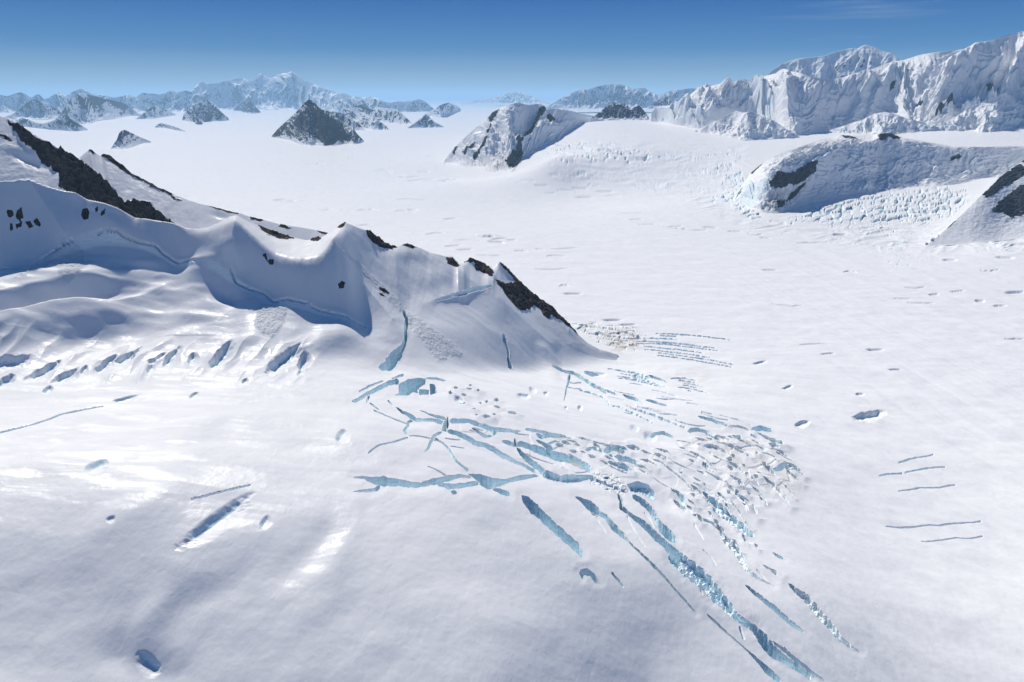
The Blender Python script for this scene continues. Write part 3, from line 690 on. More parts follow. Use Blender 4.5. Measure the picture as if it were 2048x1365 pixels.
# ------------------------------------------------------------------ crevasses: (points u, v, opening), label
CREV = [
 # the bergschrund: the long crack where the shaded face leaves the bench
 ([(-60, 556, 2.2), (0, 542, 2.2), (15, 541, 2.2), (38, 552, 2.9), (60, 543, 2.9), (90, 518, 2.9), (120, 495, 2.2), (148, 478, 2.2)], 'dark crack at the foot of the shaded wall at the left edge'),
 ([(160, 474, 2.2), (180, 470, 2.9), (215, 460, 2.9), (235, 461, 3.6), (250, 472, 3.6), (280, 485, 2.9), (310, 491, 3.6), (330, 511, 4.3), (355, 526, 4.3), (375, 525, 3.6), (392, 533, 2.9)], 'long dark crack under the shaded wall left of the snow mound'),
 ([(462, 540, 3.6), (472, 562, 5.0), (500, 577, 3.6), (525, 584, 2.9), (545, 603, 4.3), (575, 597, 3.6), (600, 602, 2.9), (615, 606, 2.9)], 'dark crack under the shaded wall right of the snow mound'),
 ([(622, 610, 2.9), (640, 620, 2.9), (662, 626, 3.6), (690, 632, 2.9), (712, 646, 2.9), (732, 656, 2.2)], 'right end of the long dark crack running to the rib'),
 # upper arc and its great blue wall
 ([(703, 803, 5), (715, 800, 7), (735, 788, 8), (755, 780, 9), (775, 768, 11), (798, 762, 13)], 'wide blue crevasse curving left from the tall ice wall under the ridge'),
 ('poly', [(787, 791), (797, 788), (797, 768), (815, 760), (838, 757), (852, 758), (850, 767), (838, 775), (835, 786), (826, 784), (818, 791), (800, 791)], 'tallest blue ice wall in an open pit below the ridge foot'),
 ('poly', [(836, 777), (858, 778), (858, 788), (838, 790)], 'square blue ice face beside the tallest ice wall'),
 ('poly', [(859, 766), (870, 768), (874, 785), (860, 789)], 'narrow blue notch at the right end of the tallest ice wall'),
 ([(720, 784, 2), (740, 773, 3), (765, 763, 2.5)], 'thin crack running just above the curved upper crevasse'),
 ([(785, 757, 3), (805, 752, 4.5)], 'short slit above the tallest ice wall'),
 ([(850, 757, 3), (872, 757, 4.5), (892, 762, 5)], 'short blue slit right of the tallest ice wall'),
 ([(738, 789, 4), (737, 797, 3), (733, 805, 2)], 'little side crack dropping from the curved upper crevasse'),
 ([(742, 808, 2), (758, 820, 2)], 'hairline crack below the left end of the upper arc'),
 ([(750, 822, 1.6), (780, 836, 1.8), (815, 850, 1.8)], 'long hairline crack left of the branching crevasses'),
 ([(777, 803, 2), (785, 811, 2)], 'tiny slit above the start of the branching crevasse'),
 ([(792, 815, 3), (805, 825, 6), (820, 832, 9), (832, 841, 8), (850, 841, 6), (870, 842, 8), (888, 847, 9)], 'dark branching crevasse leading left from the deep blue junction'),
 ('poly', [(896, 834), (899, 848), (893, 864), (883, 863), (887, 845)], 'deep dark blue junction pit where crevasses meet'),
 ([(899, 843, 11), (920, 844, 10), (938, 843, 9), (960, 851, 9), (985, 858, 10), (1005, 860, 9), (1025, 863, 7), (1042, 862, 4)], 'long blue crevasse running right from the deep junction'),
 ([(840, 823, 2), (860, 831, 3.5), (880, 836, 6), (894, 840, 6)], 'tapering crevasse joining the junction from upper left'),
 ([(895, 862, 9), (915, 868, 10), (935, 877, 10), (950, 887, 11), (970, 890, 10), (985, 898, 11), (1000, 908, 10), (1015, 915, 9), (1030, 923, 7), (1050, 930, 6), (1065, 938, 7), (1073, 944, 5)], 'longest blue crevasse slanting down right from the junction'),
 ([(943, 857, 4), (955, 865, 6), (970, 872, 6), (984, 872, 6)], 'short hooked crevasse between two long ones right of the junction'),
 ([(993, 855, 6), (989, 863, 8), (986, 871, 6)], 'upright blue gap crossing the long crevasses'),
 ([(884, 865, 5), (868, 873, 6), (862, 885, 6), (856, 898, 5), (848, 906, 2)], 'blue crack dropping left below the junction'),
 ([(738, 909, 1.6), (760, 895, 1.8), (785, 888, 1.8), (815, 877, 2)], 'hairline crack fading left across smooth snow'),
 ([(868, 876, 2), (885, 887, 2.5), (895, 896, 3.5), (902, 908, 4), (910, 920, 3.5), (922, 930, 2.5), (935, 939, 3.5)], 'thin dark crack winding down to the lower blue wall'),
 ([(828, 841, 3), (817, 845, 3.5), (815, 856, 4), (809, 864, 3), (813, 870, 2)], 'small zigzag crack below the branching crevasse'),
 # the lower wall
 ([(706, 955, 3), (730, 955, 7), (750, 960, 16), (770, 962, 20), (795, 964, 16), (822, 968, 12), (845, 968, 9), (862, 966, 6)], 'left part of the long lower ice wall with a blue face'),
 ([(840, 967, 6), (868, 961, 13), (895, 956, 12), (918, 951, 8), (944, 951, 5)], 'middle part of the long lower ice wall under a snow lip'),
 ('poly', [(935, 945), (960, 947), (985, 955), (1010, 957), (1040, 949), (1070, 946), (1078, 951), (1050, 958), (1020, 964), (990, 974), (975, 978), (962, 970), (950, 956)], 'right part of the long lower ice wall opening to a broad blue notch'),
 ([(872, 966, 7), (895, 972, 12), (925, 971, 11), (958, 963, 11)], 'blue ice step in front of the lower wall'),
 ([(706, 985, 3), (730, 982, 6), (752, 979, 8), (760, 970, 9)], 'flat crevasse in front of the lower wall at its left end'),
 ([(986, 977, 8), (1005, 983, 11), (1020, 989, 9)], 'small pale blue slot below the lower wall'),
 ([(902, 983, 10), (914, 986, 9)], 'short stubby hole below the lower ice wall'),
 # middle fan
 ([(1033, 895, 5), (1043, 909, 9), (1060, 922, 10), (1078, 935, 9), (1090, 947, 9)], 'dark crevasse slanting between the longest crevasse and the tall wall'),
 ([(1003, 881, 6), (1012, 884, 10), (1028, 889, 10), (1042, 887, 12), (1062, 894, 14), (1082, 901, 17), (1105, 909, 19), (1128, 915, 19), (1150, 924, 18), (1170, 932, 16), (1182, 940, 11)], 'broad blue wall crevasse cut by vertical joints at centre'),
 ([(1029, 876, 6), (1031, 890, 7)], 'narrow dark notch standing on the broad wall crevasse'),
 ([(1085, 945, 12), (1097, 951, 16), (1112, 955, 14), (1135, 958, 15), (1158, 957, 14), (1180, 954, 10), (1192, 962, 8)], 'blue hollow running right of the lower wall to the rubble'),
 ([(1050, 858, 6), (1070, 860, 7), (1090, 864, 7), (1115, 870, 8), (1135, 874, 5)], 'pale crevasse highest in the fan right of the junction'),
 ([(1072, 866, 6), (1083, 874, 10), (1100, 871, 6), (1126, 876, 3)], 'bowl-shaped gap under the highest crevasse of the fan'),
 ([(1072, 880, 4), (1085, 886, 6), (1095, 893, 10), (1106, 898, 9)], 'short curved gap left of the broken ice field'),
 ([(1098, 887, 3), (1113, 883, 4), (1140, 888, 2.5)], 'fine arched crack above the short curved gap'),
 ([(1137, 907, 3), (1150, 915, 5), (1165, 922, 4)], 'short crack above the joints of the broad wall crevasse'),
 ([(1170, 901, 7), (1185, 896, 5), (1204, 902, 4)], 'blue step edge in the middle of the broken snow'),
 ([(1208, 902, 9), (1230, 897, 11), (1250, 904, 9)], 'shaded slot just above the large tilted ice block'),
 ([(1228, 912, 12), (1250, 917, 13), (1275, 924, 10)], 'blue face of the large tilted ice block at centre right'),
 ([(1215, 924, 5), (1235, 932, 9), (1250, 938, 13), (1262, 941, 9)], 'dark gap right above the ice rubble'),
 ('poly', [(1252, 968), (1275, 961), (1298, 968), (1312, 980), (1308, 994), (1285, 987), (1262, 982)], 'scooped blue grey hollow right of the ice rubble'),
 # long crevasses running down to the right
 ([(1043, 990, 6), (1051, 998, 16), (1066, 1014, 20), (1085, 1031, 18), (1106, 1051, 18), (1130, 1072, 18), (1150, 1091, 17), (1160, 1103, 13), (1166, 1113, 6)], 'wide open crevasse furthest left of the long diagonal ones'),
 ('poly', [(1157, 1146), (1162, 1138), (1175, 1136), (1190, 1148), (1200, 1166), (1190, 1166), (1180, 1152), (1168, 1150), (1164, 1158)], 'horseshoe shaped turquoise hole below the wide diagonal crevasse'),
 ([(1150, 992, 4), (1163, 998, 8), (1176, 1006, 17), (1190, 1018, 15), (1200, 1026, 10), (1213, 1031, 8), (1219, 1042, 11), (1231, 1056, 13), (1245, 1069, 10), (1256, 1080, 4), (1268, 1094, 4), (1287, 1112, 5), (1310, 1135, 5.5), (1330, 1156, 4.5), (1350, 1180, 3.5), (1372, 1203, 4), (1392, 1226, 3)], 'long thin crevasse trailing off between two wide ones'),
 ([(1235, 988, 5), (1243, 1000, 8), (1241, 1014, 9), (1258, 1026, 7), (1271, 1036, 10), (1291, 1051, 13), (1311, 1070, 16), (1330, 1088, 15), (1345, 1102, 20), (1356, 1116, 20)], 'upper dark part of the largest diagonal crevasse'),
 ([(1342, 1104, 24), (1357, 1121, 32), (1377, 1137, 36), (1397, 1153, 36), (1416, 1171, 30), (1430, 1186, 26), (1442, 1198, 22)], 'widest rubble filled part of the largest diagonal crevasse'),
 ([(1424, 1180, 20), (1432, 1190, 24), (1444, 1200, 24), (1457, 1217, 20), (1471, 1233, 14), (1490, 1244, 12), (1506, 1253, 14), (1516, 1262, 12)], 'pale icy middle of the largest diagonal crevasse'),
 ([(1498, 1249, 10), (1508, 1255, 14), (1518, 1266, 18), (1532, 1286, 24), (1547, 1302, 22), (1567, 1317, 18), (1592, 1331, 15), (1611, 1345, 12), (1623, 1357, 7)], 'deep blue lower end of the largest diagonal crevasse'),
 ([(1545, 1281, 4), (1570, 1300, 7), (1600, 1325, 7), (1630, 1350, 6), (1650, 1364, 4)], 'dark slit close beside the lower end of the largest crevasse'),
 ([(1265, 990, 11), (1285, 1003, 13), (1300, 1017, 13), (1312, 1036, 11), (1321, 1051, 14), (1336, 1067, 19), (1346, 1077, 16), (1351, 1086, 6)], 'curved crevasse with a jointed blue wall below the hollow'),
 ([(1345, 975, 5), (1356, 985, 9), (1366, 996, 9), (1371, 1011, 9)], 'short blue gash above the smooth mound'),
 ([(1352, 1002, 4), (1365, 1012, 8), (1372, 1016, 8)], 'dark hole at the foot of the short blue gash'),
 ([(1385, 1030, 3), (1402, 1036, 5), (1422, 1046, 5), (1440, 1060, 6), (1452, 1078, 14), (1470, 1096, 16), (1486, 1122, 15), (1496, 1141, 10), (1516, 1156, 6), (1546, 1171, 3)], 'snow filled crevasse trailing to a turquoise tip'),
 ([(1405, 985, 6), (1421, 1000, 10), (1437, 1016, 15), (1452, 1031, 17), (1472, 1046, 17), (1491, 1061, 14), (1510, 1071, 6)], 'broken icy trench below the field of ice blocks'),
 ([(1490, 1172, 4), (1510, 1190, 8), (1535, 1210, 9), (1560, 1231, 9), (1585, 1252, 8), (1609, 1269, 3)], 'straight dark blue crevasse alone on the right slope'),
 ([(1525, 1130, 3), (1545, 1142, 5), (1556, 1151, 7)], 'small ragged crack above the snow filled trench'),
 ([(1577, 1166, 4), (1591, 1179, 9), (1611, 1193, 14), (1631, 1216, 16), (1646, 1233, 16), (1661, 1251, 16), (1681, 1276, 13), (1701, 1291, 8), (1722, 1301, 4)], 'snow filled trench furthest right of the long diagonal ones'),
 ([(1413, 1227, 3), (1430, 1242, 5), (1455, 1266, 4), (1480, 1287, 3), (1497, 1302, 4), (1521, 1326, 9), (1536, 1341, 14), (1562, 1364, 11)], 'crevasse at the bottom edge left of the largest one'),
 ([(1480, 1254, 2.5), (1488, 1276, 3.5)], 'short nick beside the crevasse at the bottom edge'),
 ([(1225, 1147, 2.5), (1246, 1173, 2)], 'tiny lone crack right of the horseshoe hole'),
 ([(1545, 1103, 3), (1558, 1112, 7), (1570, 1118, 5)], 'shallow scoop with a shaded rim on the right slope'),
 # under the nose of the ridge
 ([(1005, 665, 6), (1009, 680, 8), (1015, 700, 5), (1017, 720, 6), (1022, 736, 10)], 'upright crack in the smooth slope under the ridge nose'),
 ([(806, 622, 8), (814, 640, 7), (812, 656, 8), (811, 680, 7), (804, 696, 12), (792, 712, 24), (777, 730, 22), (757, 735, 9)], 'ragged blue grey chasm splitting the slope below the middle summit'),
 ([(1104, 735, 5), (1125, 742, 6), (1147, 746, 7), (1165, 757, 7), (1181, 768, 7), (1200, 776, 7), (1213, 786, 9)], 'turquoise crevasse along the ice step right of the ridge foot'),
 ([(1140, 748, 6), (1136, 765, 5), (1133, 778, 3), (1128, 806, 2)], 'upright blue crack through the blocky snow step'),
 ([(1138, 764, 1.2), (1150, 766, 1.6), (1163, 765, 1.4)], 'upper level joint across the blocky snow step'),
 ([(1135, 775, 1.2), (1148, 778, 1.6), (1162, 778, 1.2)], 'lower level joint across the blocky snow step'),
 ([(1168, 743, 7), (1185, 748, 9), (1198, 748, 5)], 'grey slot above the turquoise crevasse by the ridge foot'),
 ([(1160, 781, 2.5), (1185, 788, 4), (1205, 795, 2.5), (1219, 808, 2.5)], 'crack leading right from the blocky snow step'),
 ([(1245, 789, 4), (1260, 795, 8), (1275, 801, 5), (1283, 808, 3)], 'short dark blue slot on the slope right of the step'),
 ([(1291, 801, 4), (1310, 807, 6), (1336, 816, 4)], 'lone dark slot on the smooth right shoulder'),
 ([(1218, 810, 2.5), (1240, 815, 2.5), (1262, 825, 2.5), (1305, 845, 2)], 'first long hairline on the right shoulder'),
 ([(1262, 815, 3), (1300, 828, 4), (1330, 839, 3), (1370, 856, 2)], 'second and darker long hairline on the right shoulder'),
 ([(1320, 838, 2), (1345, 846, 2), (1370, 855, 1.6)], 'faint short hairline beside the darker long one'),
 ([(1195, 772, 4), (1212, 780, 5), (1235, 790, 4)], 'blue slit at the right end of the turquoise crevasse'),
 ([(1297, 752, 4), (1315, 758, 5), (1335, 766, 3)], 'small blue slot in the bowl beyond the shoulder'),
 ([(1285, 763, 2.5), (1305, 770, 3), (1325, 775, 2)], 'thin crack below the small blue slot in the bowl'),
 # outer right
 ([(1375, 862, 8), (1392, 860, 8), (1410, 864, 6), (1440, 882, 5)], 'dirty rimmed hole at the top of the ice block field'),
 ([(1300, 866, 5), (1325, 864, 6), (1350, 874, 4)], 'shaded lip above the ice block field'),
 ([(1502, 862, 9), (1522, 857, 10), (1546, 862, 6)], 'dark arched hole at the right edge of the ice block field'),
 ([(1545, 940, 8), (1568, 936, 11), (1592, 941, 9), (1606, 947, 4)], 'long grey hole right of the ice block field'),
 ([(1395, 837, 3), (1420, 844, 6), (1445, 852, 4), (1465, 860, 2)], 'dark slit above the dirty rimmed hole'),
 ([(1760, 951, 1.5), (1780, 949, 2.0), (1804, 946, 2.0)], 'short dark crack on the smooth right slope'),
 ([(1812, 944, 1.5), (1850, 938, 1.8), (1890, 934, 1.0)], 'thin crack continuing the short dark one on the right slope'),
 ([(1798, 926, 1.5), (1830, 918, 2.2), (1866, 910, 1.5)], 'uppermost bowed crack on the smooth right slope'),
 ([(1798, 983, 1.2), (1850, 976, 1.5), (1910, 970, 1.2)], 'middle straight crack on the smooth right slope'),
 ([(1773, 1055, 1.2), (1830, 1056, 1.3), (1860, 1052, 1.5), (1962, 1043, 1.2)], 'longest straight crack on the smooth right slope'),
 ([(1843, 1085, 1.0), (1900, 1080, 1.0), (1965, 1073, 1.0)], 'lowest faint crack on the smooth right slope'),
 # left basin
 ([(0, 867, 2.2), (70, 850, 2.4), (130, 830, 2.4), (205, 814, 2)], 'long hairline crack across the snow at far left'),
 ([(383, 998, 2), (440, 985, 2.4), (500, 971, 2)], 'hairline crack above the big sag on the left'),
 ([(868, 602, 5), (890, 598, 6), (930, 590, 9), (965, 581, 8), (985, 575, 4)], 'open lip below the lower right summit slope'),
]
def dens(pts, step, closed=False):
    P = np.array([(q[0], q[1], q[2] if len(q) > 2 else 0.0) for q in pts], float)
    if closed: P = np.vstack([P, P[:1]])
    L = np.concatenate([[0], np.cumsum(np.hypot(*np.diff(P[:, :2], axis=0).T))])
    n = max(3, int(L[-1] / step)); t = np.linspace(0, L[-1], n + 1)
    Q = np.stack([np.interp(t, L, P[:, k]) for k in range(3)], 1)
    return (Q[:-1] if closed else Q), (t[:-1] if closed else t)

def outline(pts, poly, seed):
    """ragged closed outline of an opening"""
    if poly:
        Q, t = dens(pts, 2.0, True)
        A = np.roll(Q, -1, 0) - np.roll(Q, 1, 0); n = np.stack([-A[:, 1], A[:, 0]], 1); n /= np.linalg.norm(n, axis=1)[:, None] + 1e-9
        return Q[:, :2] + n * (0.9 * fbm(t / 7, t * 0 + seed, 3, seed))[:, None]
    Q, t = dens(pts, 2.0)
    # a gentle wander of the whole line, then rounded and tapering ends
    A = np.gradient(Q[:, :2], axis=0); n = np.stack([-A[:, 1], A[:, 0]], 1); n /= np.linalg.norm(n, axis=1)[:, None] + 1e-9
    Q[:, :2] += n * (1.6 * fbm(t / 22, t * 0 + seed, 3, seed + 1))[:, None]
    e = np.minimum(t, t[-1] - t); w = 0.5 * Q[:, 2] * (1 + 0.30 * fbm(t / 11, t * 0, 2, seed + 2)) * np.clip(e / 5.0, 0.12, 1) ** 0.6
    a = Q[:, :2] + n * (w + 0.7 * fbm(t / 5, t * 0, 2, seed + 3))[:, None]; b = Q[:, :2] - n * (w + 0.7 * fbm(t / 5, t * 0, 2, seed + 4))[:, None]
    return np.vstack([a, b[::-1]])
OUTLINES = []                                          # (object number, outline, depth factor, widest opening, icy)
CREV_OBJ = {}                                          # object number -> (name, label, category, group)
n_obj = 2
WU = U + 2.2 * perlin(X / 14, Y / 14, 61) + 1.0 * perlin(X / 5, Y / 5, 62)
WV = V + 1.5 * perlin(X / 14, Y / 14, 63) + 0.7 * perlin(X / 5, Y / 5, 64)
CARVE = np.zeros((NR, NC), F32)
LIP = np.full((NR, NC), 99.0, F32); LIPD = np.zeros((NR, NC), F32); LIPI = np.zeros((NR, NC), F32)
for c in CREV:
    poly = c[0] == 'poly'
    pts, label = (c[1], c[2]) if poly else (c[0], c[1])
    ii = box(pts, 24)
    if len(ii[0]) == 0: continue
    u, v = WU[ii], WV[ii]
    if not poly and max(p[2] for p in pts) < 4.5:
        u = 0.5 * u + 0.5 * U[ii]; v = 0.5 * v + 0.5 * V[ii]
    px = PX[ii]
    wmax = 16.0 if poly else max(p[2] for p in pts)
    walled = wmax > 4.8 and not ('shaded wall' in label or 'to the rib' in label)
    if walled:
        ol = outline(pts, poly, 1000 + n_obj); sd = poly_sdf(U[ii], V[ii], ol)
    else: sd = line_sdf(u, v, pts)
    k = smooth(0.9, -0.7, sd)
    wide = np.clip(-sd / (0.5 * wmax), 0, 1)
    depth = np.clip(2.3 * wmax * px, 7, 34) * (0.8 + 0.2 * wide)
    if 'snow filled' in label or 'rubble' in label or 'pale icy' in label or 'broken icy' in label:
        depth = depth * (0.34 + 0.25 * fbm(U[ii] / 12, V[ii] / 9, 3, 71)) + 2
    depth = depth * (1 + 0.12 * perlin(U[ii] / 6, V[ii] / 6, 72))
    if 'shaded wall' in label or 'to the rib' in label:
        dH[ii] += 0.9 * np.exp(-((sd - 3) / 5.0) ** 2) * (V[ii] < np.interp(U[ii], [p[0] for p in pts], [p[1] for p in pts]))
    cut = (depth * k).astype(F32)
    icy = 0.5 if 'snow filled' in label else (0.4 if 'shaded wall' in label or 'to the rib' in label else 1.0)
    if walled:
        LIP[ii] = np.minimum(LIP[ii], sd); LIPD[ii] = np.maximum(LIPD[ii], np.where(sd < 2, depth, 0)); LIPI[ii] = np.maximum(LIPI[ii], np.where(sd < 2, icy * 0.6, 0))
        OUTLINES.append((n_obj, ol, wmax, ii, float(np.median(depth)), icy))
    else:
        CARVE[ii] = np.maximum(CARVE[ii], cut); ICEM[ii] = np.maximum(ICEM[ii], smooth(1.0, 3.5, cut) * icy)
    # the snow sags slightly towards the lip
    dH[ii] -= np.clip(0.05 * wmax, 0, 0.9) * smooth(16, 0, sd)
    inside = sd < (0.0 if walled else 0.35)
    o = OBJ[ii]; o[inside] = n_obj; OBJ[ii] = o
    thin = wmax <= 4.5 and 'shaded wall' not in label and 'to the rib' not in label
    CREV_OBJ[n_obj] = ('ice_crack' if thin else 'crevasse', label, 'crack' if thin else 'crevasse', 'thin cracks in the snow' if thin else 'open crevasses in the icefall')
    n_obj += 1

# arcs of fine cracks sweeping out from the nose of the ridge
ARC_OBJ = {}
rnd = random.Random(5)
def arc_set(n, start, ctrl, end, spread0, spread1, w):
    out = []
    for k in range(n):
        f = k / max(n - 1, 1) + rnd.uniform(-.03, .03)
        p0 = np.array(start) + np.array(spread0) * f; p2 = np.array(end) + np.array(spread1) * f
        p1 = np.array(ctrl) + 0.5 * (np.array(spread0) + np.array(spread1)) * f
        a, b = sorted((rnd.uniform(0, .5), rnd.uniform(.45, 1)))
        ts = np.linspace(a, b, 9)
        out.append([(float(x), float(y) + rnd.uniform(-.6, .6), w * (0.5 + 1.1 * math.sin(math.pi * (t - a) / (b - a))) * rnd.uniform(.7, 1.2)) for t in ts for x, y in [((1 - t) ** 2 * p0 + 2 * t * (1 - t) * p1 + t * t * p2)]])
    return out
ARCS = arc_set(9, (1225, 670), (1330, 658), (1500, 686), (20, 38), (10, 60), 0.75) + arc_set(7, (1215, 735), (1280, 742), (1340, 775), (-5, 18), (10, 12), 1.0) + arc_set(6, (1340, 758), (1380, 752), (1440, 780), (5, 26), (0, 24), 0.9)
for pts in ARCS:
    ii = box(pts, 14, None); u, v = 0.5 * (WU[ii] + U[ii]), 0.5 * (WV[ii] + V[ii])
    keep = FR[ii] | ~np.broadcast_to(left, FR.shape)[ii] | hidden[ii]
    sd = np.where(keep, line_sdf(u, v, pts), 99)
    cut = np.clip(2.2 * 3.2 * PX[ii], 5, 14) * smooth(0.9, -0.6, sd)
    CARVE[ii] = np.maximum(CARVE[ii], cut); ICEM[ii] = np.maximum(ICEM[ii], 0.8 * smooth(0.8, 3, cut))
    o = OBJ[ii]; o[(sd < 0.3) & (o < 2)] = n_obj; OBJ[ii] = o
    ARC_OBJ[n_obj] = True; n_obj += 1

def hairs(n, pts, ang, la, wa, seed, label, group):
    global n_obj
    rnd = random.Random(seed); us = [p[0] for p in pts]; vs = [p[1] for p in pts]; done = 0
    while done < n:
        cu, cv = rnd.uniform(min(us), max(us)), rnd.uniform(min(vs), max(vs))
        if not poly_mask(np.array([cu]), np.array([cv]), pts)[0]: continue
        l = rnd.uniform(*la); w = rnd.uniform(*wa); an = math.radians(flow_angle(cu, cv) + rnd.uniform(-7, 7)); bend = rnd.uniform(-.06, .06) * l
        line = [(cu + t * l / 2 * math.cos(an) - bend * (1 - t * t) * math.sin(an), cv + t * l / 2 * math.sin(an) + bend * (1 - t * t) * math.cos(an), w * (1 - .8 * abs(t)) * rnd.uniform(.6, 1.3) + .3) for t in np.linspace(-1, 1, 8)]
        ii = box(line, 8); sd = line_sdf(0.25 * WU[ii] + .75 * U[ii], 0.25 * WV[ii] + .75 * V[ii], line); done += 1
        c_ = np.clip(3.0 * w * PX[ii], 3, 9) * smooth(.9, -.5, sd)
        CARVE[ii] = np.maximum(CARVE[ii], c_); ICEM[ii] = np.maximum(ICEM[ii], .8 * smooth(1, 3.5, c_))
        o = OBJ[ii]; o[(sd < .3) & (o < 2)] = n_obj; OBJ[ii] = o
        CREV_OBJ[n_obj] = ('ice_crack', label, 'crack', group); n_obj += 1
hairs(34, [(880, 845), (1000, 850), (1120, 870), (1290, 900), (1420, 870), (1560, 880), (1600, 960), (1480, 1040), (1300, 980), (1180, 950), (1080, 940), (960, 890)], 20, (16, 60), (.9, 2.2), 21, 'fine crack between the crevasses of the main icefall', 'fine cracks of the main icefall')
hairs(9, [(1080, 1010), (1230, 1000), (1450, 1080), (1640, 1230), (1700, 1330), (1560, 1300), (1330, 1130), (1180, 1060)], 46, (20, 80), (.8, 1.8), 22, 'fine crack beside the long diagonal crevasses', 'fine cracks beside the diagonal crevasses')
hairs(18, [(1120, 745), (1250, 760), (1420, 810), (1500, 850), (1380, 850), (1220, 820)], 22, (20, 70), (.8, 1.8), 23, 'fine crack on the smooth right shoulder', 'fine cracks on the right shoulder')
hairs(5, [(700, 800), (900, 870), (1000, 940), (900, 980), (700, 930), (640, 850)], 30, (16, 60), (.7, 1.4), 24, 'hairline crack on the smooth snow left of the icefall', 'hairline cracks left of the icefall')
# ------------------------------------------------------------------ fields of seracs: polygon, cell size in picture points, tilt, metres, dirt, ice, group
SERAC_OBJ = {}
def serac_field(pts, cu, cv, ang, amp, dirt, ice, seed, label=None, group=None, where=True, gap=0.10, dens=1.0, drop=0.9):
    global n_obj
    ii = box(pts, 30, where); u, v = U[ii], V[ii]
    sd = poly_sdf(u + 9 * perlin(u / 30, v / 18, seed), v + 5 * perlin(u / 30, v / 18, seed + 1), pts)
    ca, sa = math.cos(math.radians(ang)), math.sin(math.radians(ang))
    p = (u * ca + v * sa) / cu; q = (-u * sa + v * ca) / cv
    p = p + 0.35 * perlin(u / cu / 1.2, v / cv / 1.2, seed + 2); q = q + 0.35 * perlin(u / cu / 1.2, v / cv / 1.2, seed + 3)
    f1, f2, rv, cid = worley(p, q, seed)
    m = smooth(2, -14, sd)
    on = rv < dens
    edge = f2 - f1
    top = amp * (rv / dens - 0.35) * on
    h = m * (top * smooth(gap * 0.4, gap * 1.5, edge) - drop * amp * smooth(gap, gap * 0.25, edge) * on + 0.16 * amp * fbm(u / cv, v / cv, 2, seed + 5))
    dH[ii] += h
    ICEM[ii] = np.maximum(ICEM[ii], ice * m * on * smooth(gap * 2.0, gap * 0.6, edge))
    d2 = smooth(0.0, 0.35, fbm(u / 40, v / 22, 3, seed + 7) + dirt - 0.5) if dirt else 0
    DIRT[ii] = np.maximum(DIRT[ii], m * d2 * 0.85)
    if group:
        sel = (m > 0.6) & on & (rv > 0.45 * dens) & (edge > gap * 0.8)
        o = OBJ[ii]; ids = np.unique(cid[sel])
        for c in ids:
            s = sel & (cid == c) & (o < 2)
            if s.sum() < 40: continue
            o[s] = n_obj; SERAC_OBJ[n_obj] = (label, group); n_obj += 1
        OBJ[ii] = o
# short, curved, half-filled gashes break up the outer icefall
def gashes(n, pts, ang, la, wa, seed, label, group, dirt=0.0, cat='crevasse'):
    global n_obj
    rnd = random.Random(seed); us = [p[0] for p in pts]; vs = [p[1] for p in pts]; done = 0; tries = 0; placed = []
    while done < n and tries < 4000:
        tries += 1
        cu, cv = rnd.uniform(min(us), max(us)), rnd.uniform(min(vs), max(vs))
        if not poly_mask(np.array([cu]), np.array([cv]), pts)[0]: continue
        l = rnd.uniform(*la); w = rnd.uniform(*wa)
        if any(abs(cu - a) < .42 * (l + c) and abs(cv - b - (cu - a) * .45) < .5 * (w + d) + 3 for a, b, c, d in placed): continue
        placed.append((cu, cv, l, w)); done += 1
        an = math.radians(flow_angle(cu, cv) + rnd.uniform(-6, 6)); bend = rnd.uniform(-.12, .05) * l
        line = []
        for t in np.linspace(-1, 1, 6):
            x = t * l / 2; y = bend * (1 - t * t)
            line.append((cu + x * math.cos(an) - y * math.sin(an), cv + x * math.sin(an) + y * math.cos(an), w * (1 - abs(t) ** 2.2) * rnd.uniform(.7, 1.3) + 1.0))
        ii = box(line, 26); ol = outline(line, False, 3000 + n_obj); sd = poly_sdf(U[ii], V[ii], ol)
        dd = np.clip(1.25 * w * PX[ii], 3, 13) * (0.45 + 0.55 * smooth(0, 0.4 * w, -sd))
        LIP[ii] = np.minimum(LIP[ii], sd); LIPD[ii] = np.maximum(LIPD[ii], np.where(sd < 2, dd, 0)); LIPI[ii] = np.maximum(LIPI[ii], np.where(sd < 2, 0.15, 0))
        OUTLINES.append((n_obj, ol, w, ii, float(np.median(np.clip(1.25 * w * PX[ii], 3, 13))), 0.75))
        dH[ii] += np.clip(0.35 * w * PX[ii], .6, 4.5) * np.exp(-(np.maximum(sd, 0) / (w * 1.1)) ** 2) * (V[ii] > np.interp(U[ii], [p[0] for p in line], [p[1] for p in line]))
        o = OBJ[ii]; o[(sd < 0.0) & (o < 2)] = n_obj; OBJ[ii] = o
        CREV_OBJ[n_obj] = ('crevasse', label, cat, group); n_obj += 1
gashes(34, [(1285, 955), (1335, 905), (1400, 872), (1470, 856), (1545, 866), (1592, 920), (1590, 985), (1540, 990), (1485, 1035), (1440, 1040), (1395, 995), (1335, 980)], 27, (30, 90), (4, 10), 5, 'long shaded gash in the dirty broken ice field at right', 'gashes in the dirty broken ice field')
gashes(30, [(1285, 955), (1335, 905), (1400, 872), (1470, 856), (1545, 866), (1592, 920), (1590, 985), (1540, 990), (1485, 1035), (1440, 1040), (1395, 995), (1335, 980)], 22, (8, 24), (4, 8), 15, 'small dark hole in the dirty broken ice field at right', 'holes in the dirty broken ice field')
gashes(26, [(1095, 862), (1230, 890), (1330, 905), (1300, 945), (1195, 925), (1110, 890)], 17, (20, 52), (4, 9), 6, 'short blue gash between the broad blue wall and the broken ice field', 'gashes beside the broad blue wall')
